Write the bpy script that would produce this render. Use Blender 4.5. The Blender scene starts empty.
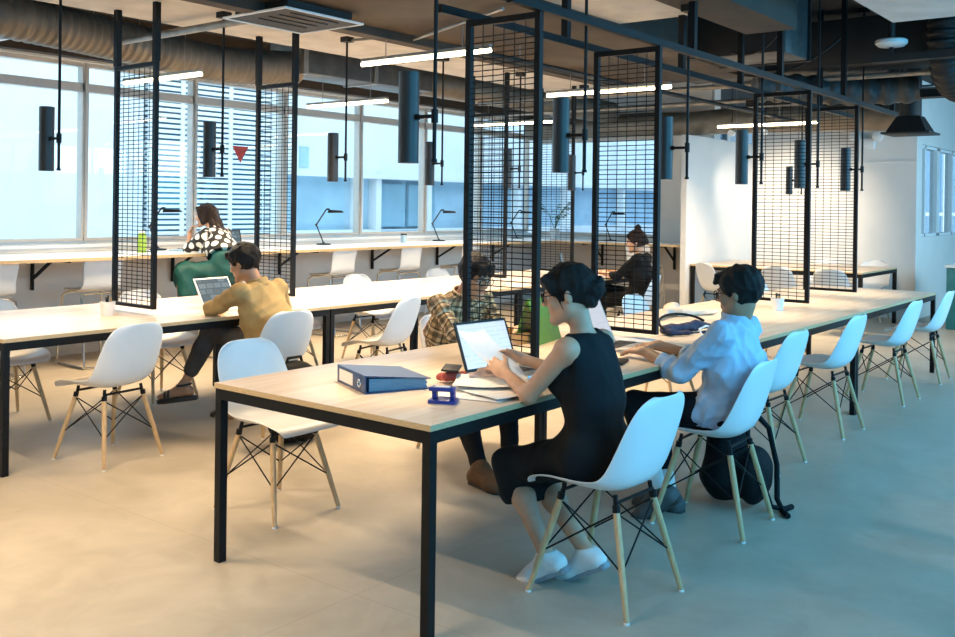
import bpy, bmesh, math, random
import numpy as np
from mathutils import Vector as V, Matrix
random.seed(7)
PI = math.pi
SC = bpy.context.scene
COL = SC.collection

# ---------------------------------------------------------------- mesh builder
class MB:
    def __init__(s):
        s.v = []; s.f = []; s.m = []
    def add(s, vs, fs, mi=0):
        n = len(s.v)
        s.v += [tuple(v) for v in vs]
        s.f += [tuple(i + n for i in f) for f in fs]
        s.m += [mi] * len(fs)
        return s
    def hexa(s, P, mi=0):
        return s.add(P, [(0, 3, 2, 1), (4, 5, 6, 7), (0, 1, 5, 4), (1, 2, 6, 5), (2, 3, 7, 6), (3, 0, 4, 7)], mi)
    def box2(s, a, b, mi=0):
        (x0, y0, z0), (x1, y1, z1) = a, b
        return s.hexa([(x0, y0, z0), (x1, y0, z0), (x1, y1, z0), (x0, y1, z0), (x0, y0, z1), (x1, y0, z1), (x1, y1, z1), (x0, y1, z1)], mi)
    def box(s, c, d, rz=0, mi=0):
        P = []
        for z in (-1, 1):
            for x, y in ((-1, -1), (1, -1), (1, 1), (-1, 1)):
                px, py = x * d[0] / 2, y * d[1] / 2
                P.append((c[0] + px * math.cos(rz) - py * math.sin(rz), c[1] + px * math.sin(rz) + py * math.cos(rz), c[2] + z * d[2] / 2))
        return s.hexa(P, mi)
    def bar(s, a, b, w, h=None, up=(0, 0, 1), mi=0):
        a, b = V(a), V(b); h = h or w
        d = (b - a).normalized(); u = V(up)
        if abs(d.dot(u)) > .98: u = V((1, 0, 0))
        r = d.cross(u).normalized(); u = r.cross(d)
        P = []
        for p in (a, b):
            for i, j in ((-1, -1), (1, -1), (1, 1), (-1, 1)):
                P.append(p + r * (i * w / 2) + u * (j * h / 2))
        return s.hexa(P, mi)
    def tube(s, pts, r, n=8, cap=True, closed=False, mi=0):
        pts = [V(p) for p in pts]; m = len(pts)
        rs = r if isinstance(r, (list, tuple)) else [r] * m
        T = []
        for i in range(m):
            if closed: t = pts[(i + 1) % m] - pts[i - 1]
            else: t = pts[min(i + 1, m - 1)] - pts[max(i - 1, 0)]
            T.append(t.normalized())
        u = V((0, 0, 1)) if abs(T[0].z) < .9 else V((1, 0, 0))
        nrm = (u - T[0] * u.dot(T[0])).normalized()
        vs = []
        for i in range(m):
            nrm = (nrm - T[i] * nrm.dot(T[i])).normalized()
            bn = T[i].cross(nrm)
            for k in range(n):
                a = 2 * PI * k / n
                vs.append(pts[i] + (nrm * math.cos(a) + bn * math.sin(a)) * rs[i])
        fs = []
        for i in range(m if closed else m - 1):
            j = (i + 1) % m
            for k in range(n):
                l = (k + 1) % n
                fs.append((i * n + k, i * n + l, j * n + l, j * n + k))
        if cap and not closed:
            fs.append(tuple(range(n))[::-1]); fs.append(tuple((m - 1) * n + k for k in range(n)))
        return s.add(vs, fs, mi)
    def lathe(s, prof, c=(0, 0, 0), n=24, axis='z', mi=0, cap=True):
        vs = []
        for r, h in prof:
            for k in range(n):
                a = 2 * PI * k / n
                x, y, z = r * math.cos(a), r * math.sin(a), h
                if axis == 'x': x, y, z = z, x, y
                if axis == 'y': x, y, z = y, z, x
                vs.append((c[0] + x, c[1] + y, c[2] + z))
        fs = []
        for i in range(len(prof) - 1):
            for k in range(n):
                l = (k + 1) % n
                fs.append((i * n + k, i * n + l, (i + 1) * n + l, (i + 1) * n + k))
        if cap:
            fs.append(tuple(range(n))[::-1]); fs.append(tuple((len(prof) - 1) * n + k for k in range(n)))
        return s.add(vs, fs, mi)
    def prism(s, poly, z0, z1, M=None, mi=0):
        n = len(poly)
        vs = [V((x, y, z0)) for x, y in poly] + [V((x, y, z1)) for x, y in poly]
        if M is not None: vs = [M @ v for v in vs]
        fs = [tuple(range(n))[::-1], tuple(range(n, 2 * n))] + [(i, (i + 1) % n, n + (i + 1) % n, n + i) for i in range(n)]
        return s.add(vs, fs, mi)
    def grid(s, P, mi=0):
        a, b = len(P), len(P[0])
        return s.add([p for row in P for p in row], [(i * b + j, i * b + j + 1, (i + 1) * b + j + 1, (i + 1) * b + j) for i in range(a - 1) for j in range(b - 1)], mi)
    def ball(s, c, r, n=16, M=None, mi=0):
        r = r if isinstance(r, (tuple, list)) else (r, r, r)
        vs, fs = [], []
        m = n // 2
        for i in range(m + 1):
            t = PI * i / m
            for k in range(n):
                a = 2 * PI * k / n
                p = V((r[0] * math.sin(t) * math.cos(a), r[1] * math.sin(t) * math.sin(a), r[2] * math.cos(t)))
                if M is not None: p = M @ p
                vs.append((c[0] + p.x, c[1] + p.y, c[2] + p.z))
        for i in range(m):
            for k in range(n):
                l = (k + 1) % n
                fs.append((i * n + k, (i + 1) * n + k, (i + 1) * n + l, i * n + l))
        return s.add(vs, fs, mi)

def obj(name, mb, mats, parent=None, bevel=0, smooth=35, solid=0, merge=True, off=None):
    me = bpy.data.meshes.new(name)
    vs = mb.v
    if off is not None: vs = [(v[0] - off[0], v[1] - off[1], v[2] - off[2]) for v in vs]
    me.from_pydata(vs, [], mb.f)
    mats = mats if isinstance(mats, (list, tuple)) else [mats]
    for m in mats: me.materials.append(m)
    if len(mats) > 1: me.polygons.foreach_set('material_index', mb.m)
    bm = bmesh.new(); bm.from_mesh(me)
    if merge:
        bmesh.ops.remove_doubles(bm, verts=bm.verts, dist=1e-5)
    if solid:
        bmesh.ops.recalc_face_normals(bm, faces=bm.faces)
        bmesh.ops.solidify(bm, geom=bm.faces[:], thickness=solid)
    bmesh.ops.recalc_face_normals(bm, faces=bm.faces)
    if bevel:
        es = [e for e in bm.edges if len(e.link_faces) == 2 and e.calc_face_angle(0) > .5]
        bmesh.ops.bevel(bm, geom=es, offset=bevel, segments=2, affect='EDGES', profile=.5, clamp_overlap=True)
    bm.to_mesh(me); bm.free()
    me.shade_smooth()
    me.set_sharp_from_angle(angle=math.radians(smooth))
    o = bpy.data.objects.new(name, me); COL.objects.link(o)
    if parent is not None: o.parent = parent
    return o

def tag(o, label=None, cat=None, group=None, kind=None):
    if label: o['label'] = label
    if cat: o['category'] = cat
    if group: o['group'] = group
    if kind: o['kind'] = kind
    return o
def thing(name, label, cat, loc=(0, 0, 0), rz=0, group=None):
    o = bpy.data.objects.new(name, None); COL.objects.link(o)
    o.empty_display_size = .1
    o.location = loc; o.rotation_euler = (0, 0, rz)
    return tag(o, label, cat, group)
def struct(name, mb, mats, parent=None, **k):
    o = obj(name, mb, mats, parent, **k)
    if parent is None: o['kind'] = 'structure'
    return o
def dup(root, loc, rz=None, label=None, group=None):
    r = root.copy(); COL.objects.link(r); r.location = loc
    if rz is not None: r.rotation_euler = (0, 0, rz)
    if label: r['label'] = label
    if group: r['group'] = group
    for ch in list(root.children):
        c = ch.copy(); COL.objects.link(c); c.parent = r
        for g in list(ch.children):
            d = g.copy(); COL.objects.link(d); d.parent = c
    return r

# ---------------------------------------------------------------- materials
def mat(name, col, rough=.5, metal=0, noise=0, nscale=20, bump=0, bscale=60, stretch=(1, 1, 1), col2=None, spec=.5, emit=None, estr=0, coat=0, sub=0):
    m = bpy.data.materials.new(name); m.use_nodes = True
    nt = m.node_tree; N = nt.nodes; L = nt.links
    b = N['Principled BSDF']
    b.inputs['Base Color'].default_value = (*col, 1); b.inputs['Roughness'].default_value = rough
    b.inputs['Metallic'].default_value = metal; b.inputs['Specular IOR Level'].default_value = spec
    b.inputs['Coat Weight'].default_value = coat
    if sub:
        b.inputs['Subsurface Weight'].default_value = sub; b.inputs['Subsurface Radius'].default_value = (.02, .008, .004)
    tc = N.new('ShaderNodeTexCoord'); mp = N.new('ShaderNodeMapping'); mp.inputs['Scale'].default_value = stretch
    L.new(tc.outputs['Object'], mp.inputs['Vector'])
    nz = N.new('ShaderNodeTexNoise'); nz.inputs['Scale'].default_value = nscale; nz.inputs['Detail'].default_value = 6
    L.new(mp.outputs[0], nz.inputs['Vector'])
    if noise:
        c2 = col2 or tuple(c * (1 - noise) for c in col)
        mx = N.new('ShaderNodeMix'); mx.data_type = 'RGBA'
        mx.inputs[6].default_value = (*col, 1); mx.inputs[7].default_value = (*c2, 1)
        mr = N.new('ShaderNodeMapRange'); mr.inputs[1].default_value = .35; mr.inputs[2].default_value = .65
        L.new(nz.outputs['Fac'], mr.inputs[0]); L.new(mr.outputs[0], mx.inputs[0]); L.new(mx.outputs[2], b.inputs['Base Color'])
    if bump:
        n2 = N.new('ShaderNodeTexNoise'); n2.inputs['Scale'].default_value = bscale; n2.inputs['Detail'].default_value = 4
        L.new(mp.outputs[0], n2.inputs['Vector'])
        bp = N.new('ShaderNodeBump'); bp.inputs['Strength'].default_value = bump; bp.inputs['Distance'].default_value = .02
        L.new(n2.outputs['Fac'], bp.inputs['Height']); L.new(bp.outputs[0], b.inputs['Normal'])
    if emit:
        b.inputs['Emission Color'].default_value = (*emit, 1); b.inputs['Emission Strength'].default_value = estr
    return m

# ---------------------------------------------------------------- implicit surfaces for figures and soft goods
class SDF:
    def __init__(s, lo, hi, h):
        s.lo = np.array(lo, float); s.h = h
        n = np.ceil((np.array(hi) - s.lo) / h).astype(int) + 1
        s.a = np.full(tuple(n), 1.0, np.float32); s.n = n
    def _reg(s, lo, hi, pad):
        i0 = np.maximum(np.floor((np.array(lo) - pad - s.lo) / s.h).astype(int), 0)
        i1 = np.minimum(np.ceil((np.array(hi) + pad - s.lo) / s.h).astype(int) + 1, s.n)
        if (i1 <= i0).any(): return None, None
        g = [(s.lo[q] + s.h * np.arange(i0[q], i1[q])).astype(np.float32) for q in range(3)]
        P = np.stack(np.meshgrid(*g, indexing='ij'), -1)
        return tuple(slice(i0[q], i1[q]) for q in range(3)), P
    def put(s, fn, lo, hi, k, sub=False):
        sl, P = s._reg(lo, hi, k + 4 * s.h)
        if sl is None: return s
        d = fn(P).astype(np.float32); a = s.a[sl]
        if sub:
            d = -d; hh = np.clip(.5 - .5 * (a - d) / k, 0, 1)
            s.a[sl] = a * (1 - hh) + d * hh + k * hh * (1 - hh)
            # smooth max
        else:
            hh = np.clip(.5 + .5 * (a - d) / k, 0, 1)
            s.a[sl] = a * (1 - hh) + d * hh - k * hh * (1 - hh)
        return s
    def cone(s, a, b, ra, rb, k=.02, w=None, sw=1, sub=False):
        a = np.array(a, float); b = np.array(b, float); d = b - a; L2 = max(d @ d, 1e-9)
        if w is not None: w = np.array(w, float); w = w / np.linalg.norm(w)
        R = max(ra, rb) * max(1, sw)
        def fn(P):
            q = P - a; t = np.clip((q @ d) / L2, 0, 1); q = q - t[..., None] * d
            if w is not None:
                c = q @ w; q = q - c[..., None] * w
                return np.sqrt((q * q).sum(-1) + (c / sw) ** 2) - (ra + (rb - ra) * t)
            return np.sqrt((q * q).sum(-1)) - (ra + (rb - ra) * t)
        return s.put(fn, np.minimum(a, b) - R, np.maximum(a, b) + R, k, sub)
    def ell(s, c, ax, rad, k=.02, sub=False):
        c = np.array(c, float); A = np.array(ax, float); rad = np.array(rad, float)
        R = rad.max()
        def fn(P):
            q = (P - c) @ A.T
            k0 = np.sqrt(((q / rad) ** 2).sum(-1)); k1 = np.sqrt(((q / rad ** 2) ** 2).sum(-1)) + 1e-6
            return k0 * (k0 - 1) / k1
        return s.put(fn, c - R, c + R, k, sub)
    def cut(s, p, n, k=.004):
        """remove everything on the +n side of the plane"""
        p = np.array(p, float); n = np.array(n, float); n /= np.linalg.norm(n)
        g = [(s.lo[q] + s.h * np.arange(s.n[q])).astype(np.float32) for q in range(3)]
        d = ((g[0] - p[0]) * n[0])[:, None, None] + ((g[1] - p[1]) * n[1])[None, :, None] + ((g[2] - p[2]) * n[2])[None, None, :]
        s.a = np.maximum(s.a, d).astype(np.float32)
        return s
    def mesh(s):
        a = s.a; S = a < 0
        c = np.zeros(tuple(s.n - 1), np.int8)
        offs = [(i, j, k) for i in (0, 1) for j in (0, 1) for k in (0, 1)]
        for o in offs: c += S[o[0]:s.n[0] - 1 + o[0], o[1]:s.n[1] - 1 + o[1], o[2]:s.n[2] - 1 + o[2]]
        idx = np.argwhere((c > 0) & (c < 8))
        pos = np.zeros((len(idx), 3)); cnt = np.zeros(len(idx))
        for o1 in offs:
            for ax in range(3):
                if o1[ax]: continue
                o2 = list(o1); o2[ax] = 1
                i1 = idx + o1; i2 = idx + o2
                v1 = a[i1[:, 0], i1[:, 1], i1[:, 2]]; v2 = a[i2[:, 0], i2[:, 1], i2[:, 2]]
                m = (v1 < 0) != (v2 < 0)
                t = np.where(m, v1 / np.where(m, v1 - v2, 1), 0)
                p = np.array(o1, float) + t[:, None] * (np.array(o2) - np.array(o1))
                pos += p * m[:, None]; cnt += m
        vs = s.lo + s.h * (idx + pos / cnt[:, None])
        ids = np.full(tuple(s.n - 1), -1, np.int64); ids[idx[:, 0], idx[:, 1], idx[:, 2]] = np.arange(len(idx))
        F = []
        for ax in range(3):
            b1, b2 = (ax + 1) % 3, (ax + 2) % 3
            A = np.take(S, range(0, s.n[ax] - 1), ax); B = np.take(S, range(1, s.n[ax]), ax)
            e = np.argwhere(A != B)
            e = e[(e[:, b1] > 0) & (e[:, b2] > 0) & (e[:, b1] < s.n[b1] - 1) & (e[:, b2] < s.n[b2] - 1)]
            ins = A[e[:, 0], e[:, 1], e[:, 2]]
            q = []
            for d1, d2 in ((-1, -1), (0, -1), (0, 0), (-1, 0)):
                z = e.copy(); z[:, b1] += d1; z[:, b2] += d2
                q.append(ids[z[:, 0], z[:, 1], z[:, 2]])
            q = np.stack(q, 1)
            q[~ins] = q[~ins][:, ::-1]
            F.append(q)
        F = np.concatenate(F)
        return vs, F[(F >= 0).all(1)]

def sdf_obj(name, S, mats, parent=None, off=(0, 0, 0), relax=2, folds=0, fscale=30, fstretch=(1, 1, 1), seed=0):
    vs, F = S.mesh()
    n = len(vs)
    if n == 0: raise RuntimeError('empty ' + name)
    e = np.concatenate([F[:, [i, (i + 1) % 4]] for i in range(4)])
    for _ in range(relax):
        acc = np.zeros((n, 3)); cn = np.zeros(n)
        np.add.at(acc, e[:, 0], vs[e[:, 1]]); np.add.at(cn, e[:, 0], 1)
        np.add.at(acc, e[:, 1], vs[e[:, 0]]); np.add.at(cn, e[:, 1], 1)
        vs = vs * .5 + .5 * acc / np.maximum(cn, 1)[:, None]
    if folds:
        fn = np.cross(vs[F[:, 2]] - vs[F[:, 0]], vs[F[:, 3]] - vs[F[:, 1]])
        N = np.zeros((n, 3))
        for i in range(4): np.add.at(N, F[:, i], fn)
        N /= np.linalg.norm(N, axis=1)[:, None] + 1e-9
        rg = np.random.RandomState(seed); d = np.zeros(n)
        for q in range(9):
            w = rg.randn(3) * np.array(fstretch); w = w / np.linalg.norm(w) * fscale * rg.uniform(.5, 1.6)
            d += (1 - 2 * np.abs(np.sin(.5 * (vs @ w) + rg.uniform(0, 6.28) + 1.1 * np.sin(vs @ (rg.randn(3) * fscale * .3))))) / 3.
        vs = vs + N * (d * folds)[:, None]
    vs = vs - np.array(off)
    me = bpy.data.meshes.new(name)
    me.vertices.add(n); me.vertices.foreach_set('co', vs.astype(np.float32).ravel())
    me.loops.add(len(F) * 4); me.loops.foreach_set('vertex_index', F.astype(np.int32).ravel())
    me.polygons.add(len(F)); me.polygons.foreach_set('loop_start', np.arange(0, len(F) * 4, 4, dtype=np.int32))
    me.update(calc_edges=True); me.validate()
    for m in (mats if isinstance(mats, (list, tuple)) else [mats]): me.materials.append(m)
    me.shade_smooth()
    o = bpy.data.objects.new(name, me); COL.objects.link(o)
    if parent is not None: o.parent = parent
    return o
# ---------------------------------------------------------------- palette
def floor_mat():
    m = bpy.data.materials.new('polished_concrete'); m.use_nodes = True
    nt = m.node_tree; N = nt.nodes; L = nt.links; b = N['Principled BSDF']
    tc = N.new('ShaderNodeTexCoord')
    def noise(sc, det, dist=0):
        n = N.new('ShaderNodeTexNoise'); n.inputs['Scale'].default_value = sc; n.inputs['Detail'].default_value = det
        n.inputs['Distortion'].default_value = dist; n.inputs['Roughness'].default_value = .62
        L.new(tc.outputs['Object'], n.inputs['Vector']); return n
    a, c, d = noise(.55, 7, .8), noise(3.2, 8, 1.4), noise(38, 4)
    r = N.new('ShaderNodeValToRGB'); e = r.color_ramp.elements
    e[0].position = .34; e[0].color = (.32, .275, .215, 1); e[1].position = .62; e[1].color = (.45, .395, .32, 1)
    x = e.new(.5); x.color = (.39, .34, .27, 1)
    m1 = N.new('ShaderNodeMath'); m1.operation = 'MULTIPLY_ADD'; m1.inputs[1].default_value = .55
    m2 = N.new('ShaderNodeMath'); m2.operation = 'MULTIPLY'; m2.inputs[1].default_value = .45
    L.new(c.outputs['Fac'], m2.inputs[0]); L.new(a.outputs['Fac'], m1.inputs[0]); L.new(m2.outputs[0], m1.inputs[2]); L.new(m1.outputs[0], r.inputs[0])
    # saw-cut slab joints
    br = N.new('ShaderNodeTexBrick'); br.offset = 0; br.inputs['Scale'].default_value = 1
    br.inputs['Brick Width'].default_value = 2.6; br.inputs['Row Height'].default_value = 2.6; br.inputs['Mortar Size'].default_value = .004; br.inputs['Mortar Smooth'].default_value = .5
    L.new(tc.outputs['Object'], br.inputs['Vector'])
    mx = N.new('ShaderNodeMix'); mx.data_type = 'RGBA'; mx.blend_type = 'MULTIPLY'; mx.inputs[7].default_value = (.86, .85, .84, 1)
    L.new(br.outputs['Fac'], mx.inputs[0]); L.new(r.outputs[0], mx.inputs[6]); L.new(mx.outputs[2], b.inputs['Base Color'])
    rr = N.new('ShaderNodeMapRange'); rr.inputs[3].default_value = .32; rr.inputs[4].default_value = .55; L.new(c.outputs['Fac'], rr.inputs[0]); L.new(rr.outputs[0], b.inputs['Roughness'])
    bp = N.new('ShaderNodeBump'); bp.inputs['Strength'].default_value = .05; L.new(d.outputs['Fac'], bp.inputs['Height']); L.new(bp.outputs[0], b.inputs['Normal'])
    return m
def wood_mat(name, c1, c2, board=.4, rough=.32):
    m = bpy.data.materials.new(name); m.use_nodes = True
    nt = m.node_tree; N = nt.nodes; L = nt.links; b = N['Principled BSDF']
    tc = N.new('ShaderNodeTexCoord'); mp = N.new('ShaderNodeMapping'); mp.inputs['Scale'].default_value = (1.1, 11, 11)
    L.new(tc.outputs['Object'], mp.inputs['Vector'])
    n = N.new('ShaderNodeTexNoise'); n.inputs['Scale'].default_value = 1.6; n.inputs['Detail'].default_value = 7; n.inputs['Distortion'].default_value = .9
    L.new(mp.outputs[0], n.inputs['Vector'])
    r = N.new('ShaderNodeValToRGB'); e = r.color_ramp.elements
    e[0].position = .3; e[0].color = (*c2, 1); e[1].position = .66; e[1].color = (*c1, 1)
    L.new(n.outputs['Fac'], r.inputs[0])
    br = N.new('ShaderNodeTexBrick'); br.offset = .37; br.inputs['Brick Width'].default_value = 1.2; br.inputs['Row Height'].default_value = board
    br.inputs['Scale'].default_value = 1; br.inputs['Mortar Size'].default_value = .0008
    br.inputs['Color1'].default_value = (1, 1, 1, 1); br.inputs['Color2'].default_value = (.88, .84, .8, 1); br.inputs['Mortar'].default_value = (.75, .7, .65, 1)
    L.new(tc.outputs['Object'], br.inputs['Vector'])
    mx = N.new('ShaderNodeMix'); mx.data_type = 'RGBA'; mx.blend_type = 'MULTIPLY'; mx.inputs[0].default_value = 1
    L.new(r.outputs[0], mx.inputs[6]); L.new(br.outputs['Color'], mx.inputs[7]); L.new(mx.outputs[2], b.inputs['Base Color'])
    b.inputs['Roughness'].default_value = rough
    return m
M = {}
M['floor'] = floor_mat()
M['top'] = wood_mat('birch_top', (.80, .66, .52), (.68, .51, .36))
M['edge'] = mat('plywood_edge', (.62, .44, .24), .5, noise=.25, nscale=40, stretch=(1, 1, 12))
M['black'] = mat('black_steel', (.006, .006, .0065), .5, noise=.3, nscale=30, spec=.22)
M['blacksoft'] = mat('black_plastic', (.011, .011, .012), .5, noise=.2, nscale=50, spec=.3)
M['white'] = mat('white_shell', (.80, .80, .80), .38, noise=.03, nscale=8)
M['beech'] = mat('beech_leg', (.62, .42, .22), .42, noise=.22, nscale=14, stretch=(6, 6, 1))
M['wall'] = mat('white_plaster', (.74, .72, .69), .8, noise=.04, nscale=3, bump=.05, bscale=120)
M['lowwall'] = mat('grey_plaster', (.74, .72, .69), .8, noise=.05, nscale=3)
M['soffit'] = mat('dark_soffit', (.03, .027, .025), .85, noise=.5, nscale=5)
M['slab'] = mat('bare_concrete', (.62, .60, .57), .85, noise=.16, nscale=5, bump=.2, bscale=25)
M['beam'] = mat('brown_boxed_beam', (.055, .040, .028), .8, noise=.3, nscale=5)
M['frame'] = mat('window_frame', (.55, .50, .45), .5, metal=.2, noise=.05)
M['ledge'] = mat('white_laminate', (.82, .82, .81), .35, noise=.02)
M['chrome'] = mat('satin_chrome', (.62, .62, .62), .22, metal=1, noise=.08)
M['lampblack'] = mat('anthracite_tube', (.030, .028, .027), .42, noise=.15, nscale=12)
M['flex'] = mat('wrapped_duct', (.20, .175, .14), .5, metal=.35, noise=.25, nscale=6)
M['galv'] = mat('galvanised_pipe', (.30, .29, .27), .45, metal=.5, noise=.25, nscale=12)
M['darkduct'] = mat('black_duct', (.011, .011, .012), .6, noise=.4, nscale=6, bump=.2, bscale=10)
M['foil'] = mat('grey_foil_duct', (.085, .085, .083), .5, metal=.3, noise=.4, nscale=7, bump=.5, bscale=14)
M['tube'] = mat('lit_tube', (1, .9, .7), .5, emit=(1, .80, .52), estr=13)
M['disc'] = mat('lit_lamp_disc', (1, .9, .75), .5, emit=(1, .82, .58), estr=14)
M['facade'] = mat('pale_render', (.80, .82, .83), .8, noise=.06, nscale=1.5)
M['slat'] = mat('white_louvre', (.85, .87, .88), .5, noise=.04)
M['blueglass'] = mat('blue_glazing', (.30, .50, .62), .3, noise=.3, nscale=.8)
M['bluepale'] = mat('pale_blue_panel', (.42, .60, .72), .4, noise=.2, nscale=1.2)
M['red'] = mat('red_sticker', (.55, .05, .035), .5, noise=.1)
M['yellow'] = mat('yellow_paint', (.62, .58, .18), .5, noise=.1)
def glass_mat(name, tint, refl):
    m = bpy.data.materials.new(name); m.use_nodes = True
    nt = m.node_tree; N = nt.nodes; L = nt.links
    N.remove(N['Principled BSDF'])
    t = N.new('ShaderNodeBsdfTransparent'); t.inputs[0].default_value = (*tint, 1)
    g = N.new('ShaderNodeBsdfGlossy'); g.inputs['Roughness'].default_value = .02
    lw = N.new('ShaderNodeLayerWeight'); lw.inputs[0].default_value = .5
    pw = N.new('ShaderNodeMath'); pw.operation = 'POWER'; pw.inputs[1].default_value = 5; L.new(lw.outputs['Facing'], pw.inputs[0])
    fr = N.new('ShaderNodeMath'); fr.operation = 'MULTIPLY_ADD'; fr.inputs[1].default_value = .9; fr.inputs[2].default_value = refl; L.new(pw.outputs[0], fr.inputs[0])
    mx = N.new('ShaderNodeMixShader'); L.new(fr.outputs[0], mx.inputs[0]); L.new(t.outputs[0], mx.inputs[1]); L.new(g.outputs[0], mx.inputs[2])
    L.new(mx.outputs[0], N['Material Output'].inputs[0]); return m
M['glass'] = glass_mat('window_glass', (.95, .98, .99), .035)

# ---------------------------------------------------------------- the room
YW, XW, HT = 8.8, 12.7, 3.3
struct('floor', MB().box2((-4, -1.5, -.1), (20, 9.0, 0)), M['floor'])
cl = struct('ceiling', MB().box2((-4, -1.5, HT), (20, 9.2, HT + .15)), M['soffit'])
# bare concrete slabs and boxed beams under the dark soffit
struct('trim_1', MB().box2((0.6, 4.82, 2.80), (9.2, 6.20, HT)), M['slab'])
struct('trim_2', MB().box2((1.0, 2.70, 2.80), (6.03, 3.45, HT)), M['slab'])
struct('trim_3', MB().box2((0.2, 3.45, 2.72), (8.6, 4.82, HT)).box2((0.2, 4.70, 2.66), (8.6, 4.82, 2.72)), M['beam'])
struct('trim_4', MB().box2((0.2, 2.34, 2.72), (6.5, 2.70, HT)), M['beam'])
struct('trim_5', MB().box2((2.0, -.2, 2.80), (7.05, 1.86, HT)), M['slab'])
# window side: low wall, ledge, header
struct('wall_left', MB().box2((-4, YW, 0), (XW + .3, YW + .3, 1.03)).box2((-4, YW, 2.84), (XW + .3, YW + .3, HT)), [M['lowwall']])
struct('trim_6', MB().box2((-4, YW - .02, 1.031), (XW, YW + .3, 1.06)).box2((-4, YW + .1, 1.06), (XW, YW + .16, 1.09)), M['ledge'])
struct('trim_7', MB().box2((-4, YW - .12, 2.86), (XW, YW, HT)), M['beam'])  # shaded wall over the windows, its shade put into the dark brown
struct('baseboard_left', MB().box2((-4, YW - .015, 0), (XW, YW, .07)), M['lowwall'])
GL = YW + .12
x0 = 5.08 - 1.27 * 7
for k in range(13):
    a = x0 + 1.27 * k; b = a + 1.27
    fr = MB()
    fr.box2((a - .03, GL - .06, 1.09), (a + .005, GL + .06, 2.84)).box2((b - .055, GL - .05, 1.12), (b - .031, GL + .05, 2.80))
    fr.box2((a, GL - .05, 2.555), (b - .035, GL + .05, 2.64)).box2((a, GL - .05, 1.09), (b - .035, GL + .05, 1.12)).box2((a, GL - .05, 2.80), (b - .035, GL + .05, 2.84))
    w = struct('window_%d' % (k + 1), fr, M['frame'])
    obj('pane', MB().box2((a, GL - .004, 1.12), (b - .035, GL + .004, 2.80)), M['glass'], w)
tag(obj('warning_sticker', MB().prism([(-.115, .095), (.115, .095), (0, -.095)], -.0015, .0015, Matrix.Translation((6.97, GL - .012, 2.035)) @ Matrix.Rotation(PI / 2, 4, 'X')), M['red']),
    'red downward triangle stuck on the window glass', 'sticker')
# far end: low wall with window strip, white end stub, big white wall, corridor wall
struct('wall_far', MB().box2((XW, 5.72, 0), (XW + .2, YW, 1.03)).box2((XW, 5.72, 2.55), (XW + .2, YW, HT)).box2((XW, 5.72, 1.03), (XW + .2, 6.62, 2.55))
       , M['wall'])
struct('wall_side', MB().box2((14, 3.40, 0), (14.15, 5.70, HT)), M['wall'])
struct('wall_stub', MB().box2((11.8, 5.70, 0), (14.0, 5.78, 2.47)), M['wall'])
fr = MB()
for y in (6.62, 7.68, 8.74): fr.box2((XW + .05, y, 1.03), (XW + .14, y + .05, 2.55))
fr.box2((XW + .05, 6.62, 1.03), (XW + .14, YW, 1.09)).box2((XW + .05, 6.62, 2.49), (XW + .14, YW, 2.55))
w = struct('window_14', fr, M['frame']); obj('pane', MB().box2((XW + .09, 6.66, 1.09), (XW + .098, YW, 2.49)), M['glass'], w)
struct('trim_8', MB().box2((13.985, 3.38, 2.16), (14.0, 5.7, 2.18)), M['wall'])
struct('wall_corridor', MB().box2((14.0, 3.36, 0), (20, 3.399, 1.13)).box2((14.0, 3.36, 2.42), (20, 3.399, HT)).box2((14.0, 3.36, 1.13), (14.3, 3.399, 2.42)), M['wall'])
fr = MB()
for x in (14.3, 14.62, 15.35, 15.45, 16.3, 17.4): fr.box2((x, 3.40, 1.13), (x + .07, 3.5, 2.42))
fr.box2((14.3, 3.40, 1.13), (17.5, 3.5, 1.17)).box2((14.3, 3.40, 2.38), (17.5, 3.5, 2.42))
w = struct('window_15', fr, M['slat']); obj('pane', MB().box2((14.3, 3.45, 1.17), (17.5, 3.456, 2.38)), M['glass'], w)
# unseen sides, with the daylight openings the blue light comes through
rw = MB().box2((-4, -1.5, 0), (20, -1.3, .3)).box2((-4, -1.5, 3.15), (20, -1.3, HT))
for x in (-4, 0.6, 5.2, 9.8, 14.4, 19.8): rw.box2((x, -1.5, .3), (x + .2, -1.3, 3.15))
struct('wall_right', rw, M['wall'])
M['added_tint'] = glass_mat('added_tint_glass', (.40, .68, .80), .03)  # tint added to the unseen panes to turn incoming sky light bluer
k = 16
for x in (-4, .6, 5.2, 9.8, 14.4):
    w = struct('window_%d' % k, MB().box2((x + .2, -1.44, .3), (x + 4.6, -1.36, .35)).box2((x + .2, -1.44, 3.1), (x + 4.6, -1.36, 3.15)), M['frame']); k += 1
    obj('pane', MB().box2((x + .2, -1.43, .35), (x + 4.6, -1.42, 3.1)), M['added_tint'], w)
struct('wall_back', MB().box2((-4.2, -1.5, 0), (-4, 9.1, HT)), M['wall'])
struct('wall_end', MB().box2((20, -1.5, 0), (20.2, 3.5, HT)), M['wall'])

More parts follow.
